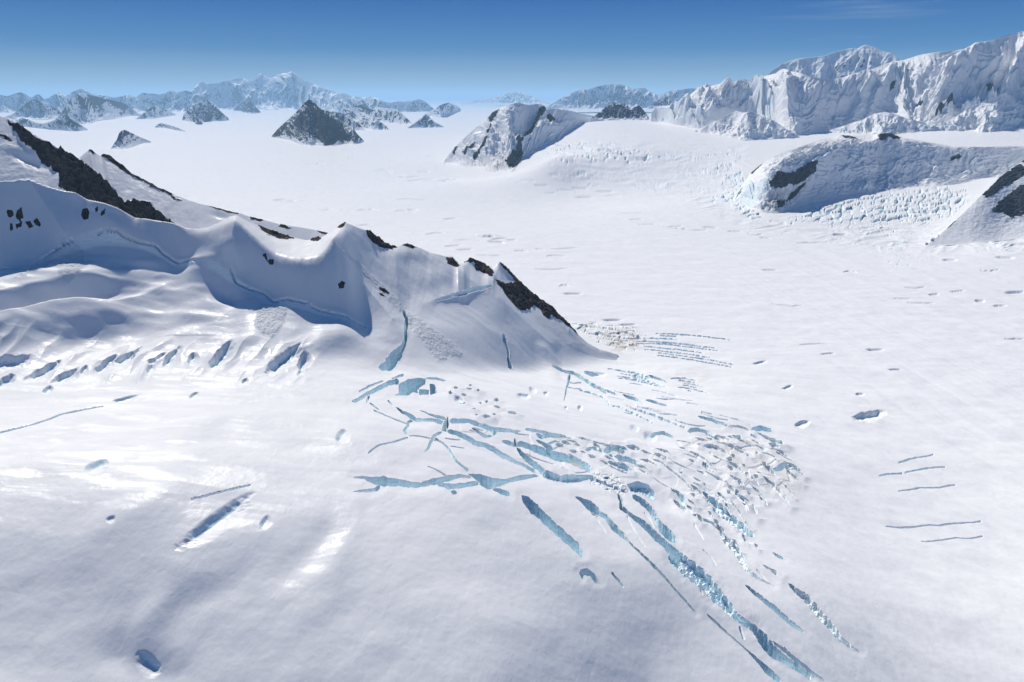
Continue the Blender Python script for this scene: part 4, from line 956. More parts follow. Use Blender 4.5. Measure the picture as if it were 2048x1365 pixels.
gashes(16, [(890, 785), (925, 768), (965, 778), (1010, 800), (1040, 840), (985, 845), (930, 822)], 20, (10, 26), (4, 9), 7, 'short gash in the lumpy snow beside the tallest ice wall', 'gashes beside the tallest ice wall')
gashes(14, [(1350, 1000), (1400, 990), (1470, 1050), (1530, 1100), (1470, 1090), (1400, 1040)], 42, (16, 40), (4, 8), 8, 'short gash along the broken trench under the ice field', 'gashes along the broken trench')
serac_field([(860, 838), (1000, 838), (1150, 858), (1320, 880), (1480, 862), (1590, 900), (1600, 990), (1480, 1040), (1330, 990), (1180, 960), (1060, 950), (960, 900)], 64, 26, 19, 2.4, 0, 0.0, 131, None, None, gap=0.10, drop=0.0)
serac_field([(1172, 945), (1200, 940), (1240, 955), (1262, 975), (1250, 995), (1215, 985), (1185, 968)], 10, 7, 20, 6.5, 0, 0.8, 111, 'jagged white ice lump in the rubble pile at the end of the lower wall', 'ice lumps in the rubble pile', gap=0.14)
serac_field([(1130, 640), (1180, 640), (1270, 650), (1300, 672), (1270, 705), (1215, 700), (1180, 680)], 22, 6, 8, 9, 0.40, 0.6, 151, None, None, where='far', dens=0.9)
serac_field([(1350, 352), (1390, 340), (1430, 325), (1485, 316), (1470, 345), (1420, 352)], 13, 6, -12, 17, 0, 0.8, 161, None, None, where='far')
serac_field([(1570, 440), (1630, 408), (1720, 390), (1800, 380), (1890, 372), (1945, 378), (1920, 430), (1850, 452), (1740, 448), (1660, 452)], 22, 8, -6, 20, 0.05, 0.85, 171, None, None, where='far')
serac_field([(1100, 282), (1160, 276), (1240, 288), (1300, 300), (1330, 318), (1280, 335), (1200, 325), (1120, 330), (1090, 305)], 40, 7, 6, 24, 0, 0.45, 181, None, None, where='far')
serac_field([(1440, 345), (1490, 335), (1500, 380), (1530, 432), (1600, 440), (1580, 452), (1490, 440), (1440, 400)], 20, 7, -12, 15, 0.05, 0.75, 185, None, None, where='far', dens=.9)
serac_field([(1420, 300), (1480, 290), (1500, 320), (1400, 330), (1330, 325), (1320, 305)], 26, 5, 20, 9, 0, 0.4, 191, None, None, where='far', dens=0.6)
serac_field([(1250, 370), (1340, 360), (1480, 375), (1500, 420), (1400, 405), (1290, 385)], 26, 6, -5, 8, 0, 0.6, 201, None, None, where='far', dens=0.45)
serac_field([(1100, 350), (1180, 338), (1300, 340), (1330, 352), (1230, 362), (1120, 366)], 30, 5, 0, 9, 0, 0.5, 211, None, None, where='far', dens=0.55)
serac_field([(1600, 445), (1700, 438), (1830, 440), (1880, 455), (1800, 480), (1690, 470)], 20, 7, 0, 9, 0, 0.5, 221, None, None, where='far', dens=0.35)
serac_field([(1700, 500), (1860, 500), (1960, 530), (1800, 540)], 34, 8, 8, 5, 0, 0.4, 231, None, None, where='far', dens=0.2)

ii = box([(1050, 265), (2100, 500)], 10, 'far')
_m = smooth(0, -30, poly_sdf(U[ii], V[ii], [(1060, 330), (1110, 275), (1300, 262), (1500, 280), (1520, 330), (1480, 420), (1640, 440), (1900, 440), (2120, 470), (2120, 520), (1800, 520), (1500, 470), (1300, 400), (1100, 372)]))
_w = U[ii] + 26 * perlin(U[ii] / 90, V[ii] / 30, 241); _v = V[ii] + 9 * perlin(U[ii] / 70, V[ii] / 26, 242)
_n = smooth(-.1, .35, fbm(U[ii] / 120, V[ii] / 34, 2, 243))
dH[ii] += _m * (14 * (ridged(_w / 75, _v / 9, 3, 244) - .5) + 9 * _n * (ridged(_w / 26, _v / 4.5, 3, 245) - .5))
ICEM[ii] = np.maximum(ICEM[ii], 0.35 * _m * _n * smooth(.45, .2, ridged(_w / 26, _v / 4.5, 3, 245)))
# dirt drifting over the bowl right of the ridge nose
for pts, s in [([(1205, 670), (1260, 660), (1290, 690), (1240, 705), (1215, 700)], .8), ([(1300, 735), (1400, 735), (1440, 765), (1360, 775)], .30), ([(1380, 860), (1500, 880), (1600, 930), (1600, 1000), (1500, 960), (1400, 890)], .35), ([(1700, 838), (1760, 838), (1765, 846), (1705, 846)], .5),
               ([(1080, 640), (1170, 690), (1190, 712), (1120, 680)], .55)]:
    ii = box(pts, 30, None); sd = poly_sdf(U[ii], V[ii], pts)
    DIRT[ii] = np.maximum(DIRT[ii], s * smooth(16, -12, sd) * smooth(-0.25, 0.35, fbm(U[ii] / 26, V[ii] / 7, 4, 77)))

# ------------------------------------------------------------------ avalanche debris
DEBRIS = [([(125, 482), (142, 484), (156, 492), (166, 505), (174, 522), (176, 542), (172, 557), (162, 572), (150, 582), (140, 590), (124, 586), (122, 560), (112, 540), (84, 560), (60, 574), (28, 578), (58, 556), (90, 526), (112, 498)], 'fan of pale broken avalanche debris below the crack at far left'),
          ([(517, 606), (575, 612), (573, 625), (566, 645), (556, 668), (540, 679), (525, 672), (511, 660), (508, 640)], 'small grey patch of avalanche debris below the crack at centre left'),
          ([(668, 500), (690, 510), (715, 527), (752, 557), (798, 598), (812, 618), (800, 628), (786, 615), (745, 575), (702, 532)], 'long streak of avalanche debris running down beside the rib'),
          ([(806, 618), (830, 630), (870, 660), (905, 685), (926, 709), (920, 719), (908, 715), (895, 711), (893, 721), (878, 726), (868, 715), (850, 690), (830, 667), (812, 648)], 'lower tongue of avalanche debris ending in three lobes')]
DEB_OBJ = {}
for pts, label in DEBRIS:
    ii = box(pts, 12); u, v = U[ii], V[ii]
    sd = poly_sdf(u + 4 * fbm(u / 10, v / 8, 3, 81), v + 4 * fbm(u / 10, v / 8, 3, 82), pts)
    m = smooth(2.5, -5.0, sd)
    x, y = X[ii], Y[ii]
    dH[ii] += m * (0.6 + 1.5 * ridged(x / 24, y / 24, 4, 83) + 0.8 * perlin(x / 6, y / 6, 84))
    ROUGH[ii] = np.maximum(ROUGH[ii], 0.7 * m)
    o = OBJ[ii]; o[(sd < -0.4) & (o < 2)] = n_obj; OBJ[ii] = o
    DEB_OBJ[n_obj] = label; n_obj += 1

# ------------------------------------------------------------------ rock standing out of the near ridge
ROCKS = [([(505, 440), (525, 448), (545, 459), (560, 461), (575, 462), (588, 476), (578, 477), (556, 475), (538, 469), (520, 456)], 9, 'low dark rocks along the back of the snow saddle'),
         ([(617, 477), (627, 469), (636, 471), (643, 482), (625, 482)], 9, 'small dark knob at the low point of the saddle'),
         ([(675, 458), (684, 450), (690, 446), (692, 452), (684, 462)], 5, 'dark rock crowning the middle summit'),
         ([(731, 461), (745, 462), (770, 479), (786, 489), (795, 497), (786, 501), (765, 498), (746, 489), (737, 476)], 11, 'dark rock band just right of the middle summit'),
         ([(803, 490), (814, 485), (833, 497), (826, 500)], 5, 'thin sliver of rock on the crest between summits'),
         ([(893, 514), (905, 515), (920, 535), (908, 538), (895, 531)], 8, 'stubby dark rock at the notch before the right summit'),
         ([(928, 527), (940, 514), (957, 522), (976, 531), (988, 546), (985, 556), (970, 549), (950, 541), (949, 527), (935, 524)], 10, 'dark rock on the pointed right summit'),
         ([(996, 525), (1015, 536), (1037, 560), (1062, 582), (1092, 605), (1104, 613), (1122, 630), (1152, 661), (1178, 688), (1166, 676), (1142, 656), (1120, 640), (1102, 629), (1101, 637), (1090, 633), (1080, 619), (1068, 611), (1060, 619), (1042, 622), (1020, 601), (1005, 581), (990, 563), (1010, 567), (1031, 566), (1026, 555), (1006, 536)], 13, 'largest dark rock face dropping to the glacier at the right end of the ridge'),
         ([(757, 578), (768, 578), (779, 588), (776, 592), (760, 585)], 4, 'single dark rock in the avalanche streak'),
         ([(760, 592), (766, 592), (770, 598), (762, 598)], 3, 'tiny rock below the single rock in the avalanche streak'),
         ([(14, 421), (24, 420), (27, 432), (18, 434)], 3, 'uppermost small rock on the shaded left wall'),
         ([(31, 424), (42, 418), (47, 436), (38, 442), (30, 436)], 4, 'largest of the small rocks on the shaded left wall'),
         ([(50, 445), (60, 442), (67, 452), (58, 455)], 3, 'rounded rock low on the shaded left wall'),
         ([(66, 438), (75, 436), (82, 451), (73, 450)], 3, 'tall thin rock right of the others on the shaded left wall'),
         ([(18, 446), (24, 445), (26, 458), (20, 458)], 3, 'lowest thin rock at the left on the shaded wall'),
         ([(32, 448), (44, 444), (42, 453), (33, 455)], 3, 'flat rock in the middle of the shaded left wall'),
         ([(163, 419), (174, 417), (179, 425), (177, 441), (168, 441), (163, 434)], 4, 'dark rock high on the shaded wall under the big rock rib'),
         ([(190, 420), (196, 414), (196, 424), (190, 428)], 3, 'small middle rock on the wall under the big rock rib'),
         ([(201, 428), (211, 417), (209, 430), (203, 433)], 3, 'small right rock on the wall under the big rock rib'),
         ([(525, 510), (532, 507), (536, 522), (547, 520), (548, 530), (540, 530)], 3, 'scattered small rocks under the snow saddle edge'),
         ([(676, 570), (684, 566), (692, 572), (688, 579), (678, 578)], 2, 'faint brown rock patch on the dark face left of the rib'),
         ([(268, 436), (284, 436), (310, 440), (338, 446), (310, 438), (285, 431), (270, 429)], 8, 'dark rocks breaking the snow crest at the foot of the big rock rib'),
         ([(352, 446), (372, 457), (388, 459), (372, 452)], 6, 'low line of rock on the crest right of the big rock rib')]
ROCK_OBJ = {}
for pts, h, label in ROCKS:
    ii = box(pts, 14, None)
    near_crest = FR[ii] | (isback[ii] & (RG[ii] < (rc + 30)[ii[1]]))
    u, v = U[ii], V[ii]
    sd = poly_sdf(u + 4.0 * fbm(X[ii] / 20, Y[ii] / 20, 4, 91), v + 4.0 * fbm(X[ii] / 20, Y[ii] / 20, 4, 92), pts)
    m = smooth(1.2, -3.5, sd) * near_crest
    x, y = X[ii], Y[ii]
    dH[ii] += m * h * (0.15 + 1.0 * ridged(x / 34, y / 34, 4, 93) - 0.35) + m * 2.2 * perlin(x / 7, y / 7, 94)
    ROCK[ii] = np.maximum(ROCK[ii], smooth(1.2, -0.6, sd) * near_crest)
    o = OBJ[ii]; o[(sd < 0.2) & near_crest & (o < 2)] = n_obj; OBJ[ii] = o
    ROCK_OBJ[n_obj] = label; n_obj += 1
# bare rock down the far side of the crest of the right half of the ridge
bk = isback & (U > 700)
ROCK = np.maximum(ROCK, np.where(bk, smooth(0.0, 0.25, fbm(X / 60, Y / 60, 3, 95)), 0)).astype(F32)
# crust of the bergschrund lip: icy shaded wall
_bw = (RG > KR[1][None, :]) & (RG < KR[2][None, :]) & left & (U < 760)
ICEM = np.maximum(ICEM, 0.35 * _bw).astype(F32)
# ragged lip line
lipj = 5.0 * fbm(X / 26, Y / 26, 3, 97)
dH += np.where(_bw, 0.0, 0.0)

# ------------------------------------------------------------------ build the sheet and cut it into things
HB = H + dH
gr, gc = np.gradient(LIP)
g2 = gr * gr + gc * gc + 1e-9
near = (np.abs(LIP) < 4) & (g2 > 1e-4)
sr = np.where(near, -LIP * gr / g2, 0); sc = np.where(near, -LIP * gc / g2, 0)
snap = near & (np.abs(sr) < 0.62) & (np.abs(sc) < 0.62)
sr = np.where(snap, sr, 0); sc = np.where(snap, sc, 0)
def shift(A):
    ar, ac = np.gradient(A); return A + sr * ar + sc * ac
X2, Y2, HB2 = shift(X), shift(Y), shift(HB)
deep = (LIP < 0) & ~snap
CARVE = np.maximum(CARVE, np.where(deep, LIPD, 0)); ICEM = np.maximum(ICEM, np.where(deep, LIPI, 0)).astype(F32)
ICEM = np.where(snap & (CARVE < 1), 0, ICEM).astype(F32)
HF = HB2 - CARVE
VV = np.stack([X2, Y2, HF], -1).reshape(-1, 3).astype(F32)
MK = np.stack([ROCK, ICEM, DIRT, ROUGH], -1).reshape(-1, 4).astype(F32)
FA = grid_faces(NR, NC)
DP = deep.ravel()[FA].sum(1)
WALLED = {o[0] for o in OUTLINES}
OB2 = np.where(np.isin(OBJ, list(WALLED)) & ~deep, 0, OBJ)
OB2 = np.where((OB2 == 0) & ridge_zone, 1, OB2)
O4 = OB2.ravel()[FA]                                   # a face belongs to the highest object at its corners, except the plain ground
FO = np.where((O4 > 1).sum(1) >= 2, O4.max(1), np.where((O4 == 1).sum(1) >= 2, 1, 0))
FO = np.where((DP > 0) & (DP < 4), -1, FO)             # between lip and floor stands a wall of its own
def pieces(f):
    """connected groups of faces"""
    idx, inv = np.unique(f, return_inverse=True); q = inv.reshape(f.shape); lab = np.arange(len(idx))
    while True:
        m = lab[q].min(1); new = lab.copy(); np.minimum.at(new, q.ravel(), np.repeat(m, q.shape[1])); new = new[new]
        if (new == lab).all(): break
        lab = new
    fl = lab[q[:, 0]]
    return [np.nonzero(fl == c)[0] for c in np.unique(fl)]
def cut(k, name, **kw):
    sel = FO == k
    if sel.sum() < 3: return None
    if kw.get('cat') == 'crack':
        pc = [np.nonzero(sel)[0][q] for q in pieces(FA[sel])]
        if len(pc) > 1:
            v, f, m = sub_mesh(VV, FA, MK, sel); loc = base_loc(v)
            e = bpy.data.objects.new(name, None); COL.objects.link(e); e.location = loc; e.empty_display_size = 2; props(e, **kw)
            for q in pc:
                v, f, m = sub_mesh(VV, FA, MK, q); c = mesh_object('crack_segment', v, f, MAT_NEAR, m, loc, None); c.parent = e; c.location = (0, 0, 0)
            return e
    v, f, m = sub_mesh(VV, FA, MK, sel)
    o = mesh_object(name, v, f, MAT_NEAR, m, None if kw.get('kind') == 'structure' else base_loc(v))
    return props(o, **kw)
cut(0, 'glacier', kind='structure', label='broad white snow covered glacier filling the valley and foreground')
cut(1, 'snow_ridge', kind='structure', label='shaded snow ridge with sharp crest crossing the left half')
# crevasses: fractured ice walls hung from the lips, snow or rubble floors below
UR, UC = np.gradient(U); VR, VC = np.gradient(V)
XR, XC = np.gradient(X); YR, YC = np.gradient(Y); HR, HC_ = np.gradient(HB)
DET = UR * VC - UC * VR
BB = [(o[1].min(0) - 1, o[1].max(0) + 1) for o in OUTLINES]
def locate(P, ii):
    uu, vv = U[ii], V[ii]
    k = np.empty(len(P), int)
    for a in range(0, len(P), 64):
        d = (P[a:a + 64, 0, None] - uu[None]) ** 2 + (P[a:a + 64, 1, None] - vv[None]) ** 2
        k[a:a + 64] = d.argmin(1)
    r, c = ii[0][k], ii[1][k]
    du, dv = P[:, 0] - U[r, c], P[:, 1] - V[r, c]
    D = DET[r, c]; D = np.where(np.abs(D) < 1e-6, 1e-6, D)
    dr = np.clip((du * VC[r, c] - dv * UC[r, c]) / D, -1.5, 1.5); dc = np.clip((-du * VR[r, c] + dv * UR[r, c]) / D, -1.5, 1.5)
    return np.stack([A[r, c] + dr * AR[r, c] + dc * AC[r, c] for A, AR, AC in ((X, XR, XC), (Y, YR, YC), (HB, HR, HC_))], 1), PX[r, c], DIRT[r, c], np.clip(np.abs(HR[r, c]) / (np.hypot(XR[r, c], YR[r, c]) + 1e-6), 0, 1.5)
ROWS = np.array([0.0, 0.03, 0.10, 0.2, 0.34, 0.5, 0.68, 0.86, 1.1, 1.35])
def crevasse_wall(n, ol, wmax, ii, depth, icy):
    P, px, dirt, steep = locate(ol, ii)
    N = len(P)
    hid = np.zeros(N, bool)                            # where the outline crosses another opening there is no wall
    lo, hi = ol.min(0), ol.max(0)
    for m, o in enumerate(OUTLINES):
        if o[0] == n or (BB[m][0] > hi).any() or (BB[m][1] < lo).any(): continue
        hid |= poly_sdf(ol[:, 0], ol[:, 1], o[1]) < -0.8
    T = np.roll(P, -1, 0)[:, :2] - np.roll(P, 1, 0)[:, :2]
    T /= np.linalg.norm(T, axis=1)[:, None] + 1e-9
    area = np.sum(P[:, 0] * np.roll(P[:, 1], -1) - np.roll(P[:, 0], -1) * P[:, 1])
    IN = np.stack([-T[:, 1], T[:, 0]], 1) * (1 if area > 0 else -1)
    s = np.concatenate([[0], np.cumsum(np.hypot(*np.diff(P[:, :2], axis=0).T))])
    half = 0.5 * wmax * px
    rows = [np.column_stack([P[:, :2] - IN * (1.5 * px)[:, None], P[:, 2] - 0.5 - 1.7 * px * np.maximum(steep - .12, 0)])]
    mk = [np.column_stack([np.zeros(N), np.zeros(N), dirt, np.zeros(N)])]
    for f in ROWS:
        z = f * depth
        off = 0.10 * px + np.minimum(half * 0.34, 2.4) * (0.5 * ridged(s / 9.0, s * 0 + z / 26, 3, n) + 0.55 * fbm(s / 4.0, s * 0 + z / 5.0, 3, n + 7)) * min(1, f * 7) + 0.05 * z * (0.4 + 0.4 * perlin(s / 30, s * 0, n))
        off = np.clip(off, 0.0, np.maximum(half * 0.8, 0.15))
        rows.append(np.column_stack([P[:, :2] + IN * off[:, None], P[:, 2] - z]))
        snowcap = smooth(0.6, 3.2 + 1.2 * perlin(s / 14, s * 0, n + 3), z * np.ones(N))
        mk.append(np.column_stack([np.zeros(N), icy * snowcap * (0.72 + 0.28 * smooth(2, 16, z)), dirt * 0.6, np.zeros(N)]))
    V_ = np.vstack(rows); M_ = np.vstack(mk); F_ = []
    nr = len(rows)
    i = np.arange(N); j = (i + 1) % N
    ok = ~(hid[i] & hid[j])
    for k in range(nr - 1):
        q = np.stack([k * N + i, k * N + j, (k + 1) * N + j, (k + 1) * N + i], 1)
        F_.append(q[ok])
    return V_, np.vstack(F_), M_
OUT = {o[0]: o for o in OUTLINES}
for k, (nm, lb, ct, gr) in CREV_OBJ.items():
    if k not in OUT: cut(k, nm, label=lb, cat=ct, group=gr); continue
    V_, F_, M_ = crevasse_wall(*OUT[k])
    if len(F_) < 4: continue
    loc = base_loc(V_)
    e = bpy.data.objects.new(nm, None); COL.objects.link(e); e.location = loc; e.empty_display_size = 2; props(e, lb, ct, gr)
    idx, inv = np.unique(F_, return_inverse=True)
    for q in pieces(F_):
        if len(q) < 12: continue
        v, f, m = sub_mesh(V_, F_, M_, q)
        w = mesh_object('ice_wall', v, f, MAT_NEAR, m, loc, None, smooth_shade=False); w.parent = e; w.location = (0, 0, 0)
    sel = FO == k
    if sel.sum() >= 3:
        for q in pieces(FA[sel]):
            if len(q) < 3: continue
            v, f, m = sub_mesh(VV, FA, MK, np.nonzero(sel)[0][q])
            b = mesh_object('crevasse_floor', v, f, MAT_NEAR, m, loc, None, smooth_shade=False); b.parent = e; b.location = (0, 0, 0)
for k in ARC_OBJ: cut(k, 'ice_crack', label='fine curved crack in the fan sweeping out from the rock nose', cat='crack', group='fan of fine cracks by the rock nose')
for k, (lb, gr) in SERAC_OBJ.items(): cut(k, 'ice_block', label=lb, cat='ice block', group=gr)
for k, lb in DEB_OBJ.items(): cut(k, 'avalanche_debris', label=lb, cat='avalanche debris', group='avalanche debris on the ridge')
for k, lb in ROCK_OBJ.items(): cut(k, 'rock_outcrop', label=lb, cat='rock', group='rock outcrops on the near ridge')
# ------------------------------------------------------------------ mountains: picture lines stacked by slope, then carved by gullies
def mountain(name, crest, base, slope=0.55, edge=None, edge_slope=1.0, nu=300, nt=90, du=None, base_y=None, gully=0.30, gl=1.0, fine=0.10, rock=0.3, rock_polys=(), seed=1, back=0.6,
             label=None, cat=None, group=None, kind='structure', mat=None, flute=0.0, ice=0.0, jag=0.006, warp=0.35, rockbias=0.0, ice_polys=(), rscale=1.0, dirt_polys=(), split_rock=False, dip=60.0, lean=0.0, bumps=(), foot=0.35, apron=(0.16, 0.45), ledge=0.0, rock_cut=-.42):
    u0, u1 = crest[0][0], crest[-1][0]
    a0 = float(ray(u0, crest[0][1])[0]); a1 = float(ray(u1, crest[-1][1])[0])
    az = np.linspace(a0, a1, nu); st = az[1] - az[0]
    kb, kc = col_line(base, az), col_line(crest, az)
    if base_y is not None: rb = base_y / np.cos(az)
    else: rb = np.interp(az, ray([p[0] for p in base], [p[1] for p in base])[0], G.hit([p[0] for p in base], [p[1] for p in base], 2500.0))
    rb = gsm(rb, max(1.0, nu * 0.02)); zb = CAM_H + kb * rb
    R, Z = [rb], [zb]
    lines = ([(edge, edge_slope)] if edge else []) + [(crest, slope)]
    if apron and base_y is None:
        k1 = col_line(lines[0][0], az); sl = lines[0][1]
        lines = [(kb + apron[0] * (k1 - kb), apron[1] * (float(np.mean(sl)) if isinstance(sl, (list, tuple)) else sl))] + lines
    for pts, m in lines:
        k = pts if isinstance(pts, np.ndarray) else col_line(pts, az)
        m = np.interp(np.linspace(0, 1, nu), np.linspace(0, 1, len(m)), m) if isinstance(m, (list, tuple)) else m
        r = (CAM_H - Z[-1] + m * R[-1]) / np.maximum(m - k, 0.03)
        r = np.maximum(gsm(np.maximum(r, R[-1] + 1), max(1.0, nu * 0.012)), R[-1] + 1)
        R.append(r); Z.append(CAM_H + k * r)
    Rk, Zk = np.array(R), np.array(Z)
    nb = max(10, nt // 4)
    t = np.linspace(0, 1, nt)
    # rows: half by distance, half by height, so that steep bands keep enough of them
    S = np.concatenate([np.zeros((1, nu)), np.cumsum(np.diff(Rk, axis=0) + 1.6 * np.maximum(np.diff(Zk, axis=0), 0), 0)]); S = S / S[-1]
    r = np.empty((nt, nu))
    for c in range(nu): r[:, c] = np.interp(t, S[:, c], Rk[:, c])
    z = pchip_cols(Rk, Zk, r, foot * (Zk[1] - Zk[0]) / (Rk[1] - Rk[0]))
    hc = np.maximum(Zk[-1] - Zk[0], 1.0); hm = float(np.percentile(hc, 80))
    q = (az * float(np.median(Rk[-1])))[None, :] * np.ones((nt, 1))
    s = (r - Rk[0])
    Lq = hm * gl
    # spurs and gullies run down the fall line, wandering a little
    qq = q + warp * Lq * fbm(q / Lq / 1.3, s / Lq / 1.3, 3, seed + 5)
    g = ridged(qq / Lq, s / (Lq * 2.6) + 9, 5, seed, 0.5)
    env = np.clip(np.sin(np.pi * np.clip(t, 0, 1)) ** 0.7, 0, 1)[:, None]
    fade = np.clip(hc / hm, 0, 1)[None, :]
    dz = hm * gully * (g - 0.55) * env * fade
    dz = dz + hm * fine * fbm(q / (Lq * .16), s / (Lq * .2), 5, seed + 30, 0.6) * env * fade
    if flute: dz = dz + hm * flute * (ridged(qq / (Lq * .11), s / (Lq * 1.6), 3, seed + 40) - .5) * env * fade * smooth(0.42, 0.72, t)[:, None]
    if ledge: dz = dz + hm * ledge * (ridged(qq / (Lq * .9), s / (Lq * .13) + 0.8 * fbm(q / Lq / .5, s / Lq, 2, seed + 45), 3, seed + 44) - .5) * env * fade * smooth(-.3, .2, fbm(q / (Lq * .7), s / (Lq * .7), 2, seed + 46))
    if ice:
        f1, f2, rv, _ = worley(qq / (Lq * .13), s / (Lq * .11), seed + 50)
        reg = smooth(-0.05, 0.25, fbm(q / Lq, s / Lq, 3, seed + 60)) * smooth(0.02, 0.15, t)[:, None] * smooth(0.95, 0.6, t)[:, None]
        dz = dz + hm * ice * reg * (rv - .5 + 0.5 * np.sqrt(np.clip(1 - f1 * f1, 0, 1)))
        icem = 0.45 * reg * smooth(.25, .05, f2 - f1)
    else: icem = np.zeros_like(z)
    z = z + dz
    jg = hm * jag * fbm(q[0] / (Lq * .08), q[0] * 0, 4, seed + 70) * np.clip(hc / hm, 0, 1) * 2
    z = z + jg[None, :] * (t[:, None] ** 3)
    X0 = r * np.sin(az); Y0 = r * np.cos(az)
    mt_far = mat is None
    uu, vv = project(X0, Y0, pchip_cols(Rk, Zk, r, foot * (Zk[1] - Zk[0]) / (Rk[1] - Rk[0])))
    rk = np.zeros_like(z); dm = np.zeros_like(z)
    for (cu, cv, a, b, ang, h) in bumps:
        ca, sa = math.cos(math.radians(ang)), math.sin(math.radians(ang)); du_, dv_ = uu - cu, vv - cv
        z = z + h * np.exp(-1.6 * (((du_ * ca + dv_ * sa) / a) ** 2 + ((-du_ * sa + dv_ * ca) / b) ** 2)) * env
    for pts, hh in rock_polys:
        sd = poly_sdf(uu + 3 * rscale * fbm(q / (Lq * .1), s / (Lq * .1), 3, seed + 80), vv + 3 * rscale * fbm(q / (Lq * .1), s / (Lq * .1), 3, seed + 81), pts)
        m = smooth(1.4 * rscale, -1.4 * rscale, sd)
        if mt_far: m = m * smooth(-.02, .14, t[:, None] + .14 * fbm(qq / (Lq * .3), s / Lq, 3, seed + 84)) * smooth(rock_cut, rock_cut + .35, fbm(qq / (Lq * .2), s / (Lq * .6), 2, seed + 83))
        rk = np.maximum(rk, m); z = z + m * hh * (ridged(q / (Lq * .14), s / (Lq * .14), 4, seed + 82) - .35)
    for pts, w in dirt_polys:
        sd = poly_sdf(uu, vv, pts); dm = np.maximum(dm, w * smooth(2, -6, sd) * smooth(-.3, .3, fbm(uu / 3.2, vv / 16, 3, seed + 85)))
    for pts, w in ice_polys:
        sd = poly_sdf(uu, vv, pts); icem = np.maximum(icem, w * smooth(2, -6, sd) * smooth(-.35, .2, fbm(q / (Lq * .1), s / (Lq * .1), 4, seed + 86)))
    if rock > 0:
        gr = np.gradient(z, axis=0) / np.maximum(np.gradient(r, axis=0), 1e-3)
        ga = np.gradient(z, axis=1) / np.maximum(np.gradient(q, axis=1), 1e-3)
        steep = np.hypot(gr, ga)
        n = fbm(q / (Lq * .35), s / (Lq * .5), 4, seed + 90, .5)
        rr_ = 0.8 * smooth(-0.05, 0.3, (steep - (1.25 - rock)) * 0.55 + n * 0.55 + rockbias - 0.15 * smooth(.2, 0, t)[:, None])
        rk = np.maximum(rk, rr_ * smooth(-.04, .16, t[:, None] + .12 * n - .04))
    # a row under the ground in front, and the far side
    rf_ = r[:1] - 0.15 * (Rk[1:2] - Rk[:1]) - 20; zf_ = z[:1] - dip
    tb = (np.linspace(0, 1, nb + 1)[1:] ** 1.3)[:, None]
    drop = np.maximum(Z[-1] - zb + dip, 10) * 1.02
    rbk = Rk[-1] + drop / back * tb
    zbk = z[-1] - drop * tb + hm * 0.25 * (ridged(q[:nb] / Lq, rbk / Lq, 4, seed + 95) - .5) * np.sin(np.pi * tb)
    rr = np.concatenate([rf_, r, rbk]); zz = np.concatenate([zf_, z, zbk])
    pad = lambda a, v=0.0: np.concatenate([a[:1], a, np.full((nb, nu), v) if np.isscalar(v) else v])
    rkb = smooth(0.05, .35, fbm(q[:nb] / (Lq * .3), rbk / (Lq * .3), 4, seed + 97) + rock - .3) if rock > 0 else np.zeros((nb, nu))
    V_ = np.stack([rr * np.sin(az), rr * np.cos(az), zz], -1).reshape(-1, 3).astype(F32)
    M_ = np.stack([pad(rk, rkb), pad(icem), pad(dm), pad(np.zeros_like(z))], -1).reshape(-1, 4).astype(F32)
    F_ = grid_faces(rr.shape[0], nu)
    mt = mat or MAT_FAR
    if not split_rock:
        loc = None if kind == 'structure' else base_loc(V_)
        return props(mesh_object(name, V_, F_, mt, M_, loc), label, cat, group, kind)
    loc = base_loc(V_)
    e = bpy.data.objects.new(name, None); COL.objects.link(e); e.location = loc; e.empty_display_size = 10; props(e, label, cat, group, kind)
    isr = (M_[:, 0][F_] > 0.5).sum(1) >= 2
    groups = []
    ri = np.nonzero(isr)[0]
    if len(ri):
        for q in pieces(F_[isr]):
            if len(q) >= 80: groups.append(ri[q])
    rest = np.ones(len(F_), bool)
    for q in groups: rest[q] = False
    for nm, sel in [('snow_cover', np.nonzero(rest)[0])] + [('rock_face', q) for q in groups]:
        v, f, m = sub_mesh(V_, F_, M_, sel); mesh_object(nm, v, f, mt, m, loc, None).parent = e
    for ch in e.children: ch.location = (0, 0, 0)
    return e

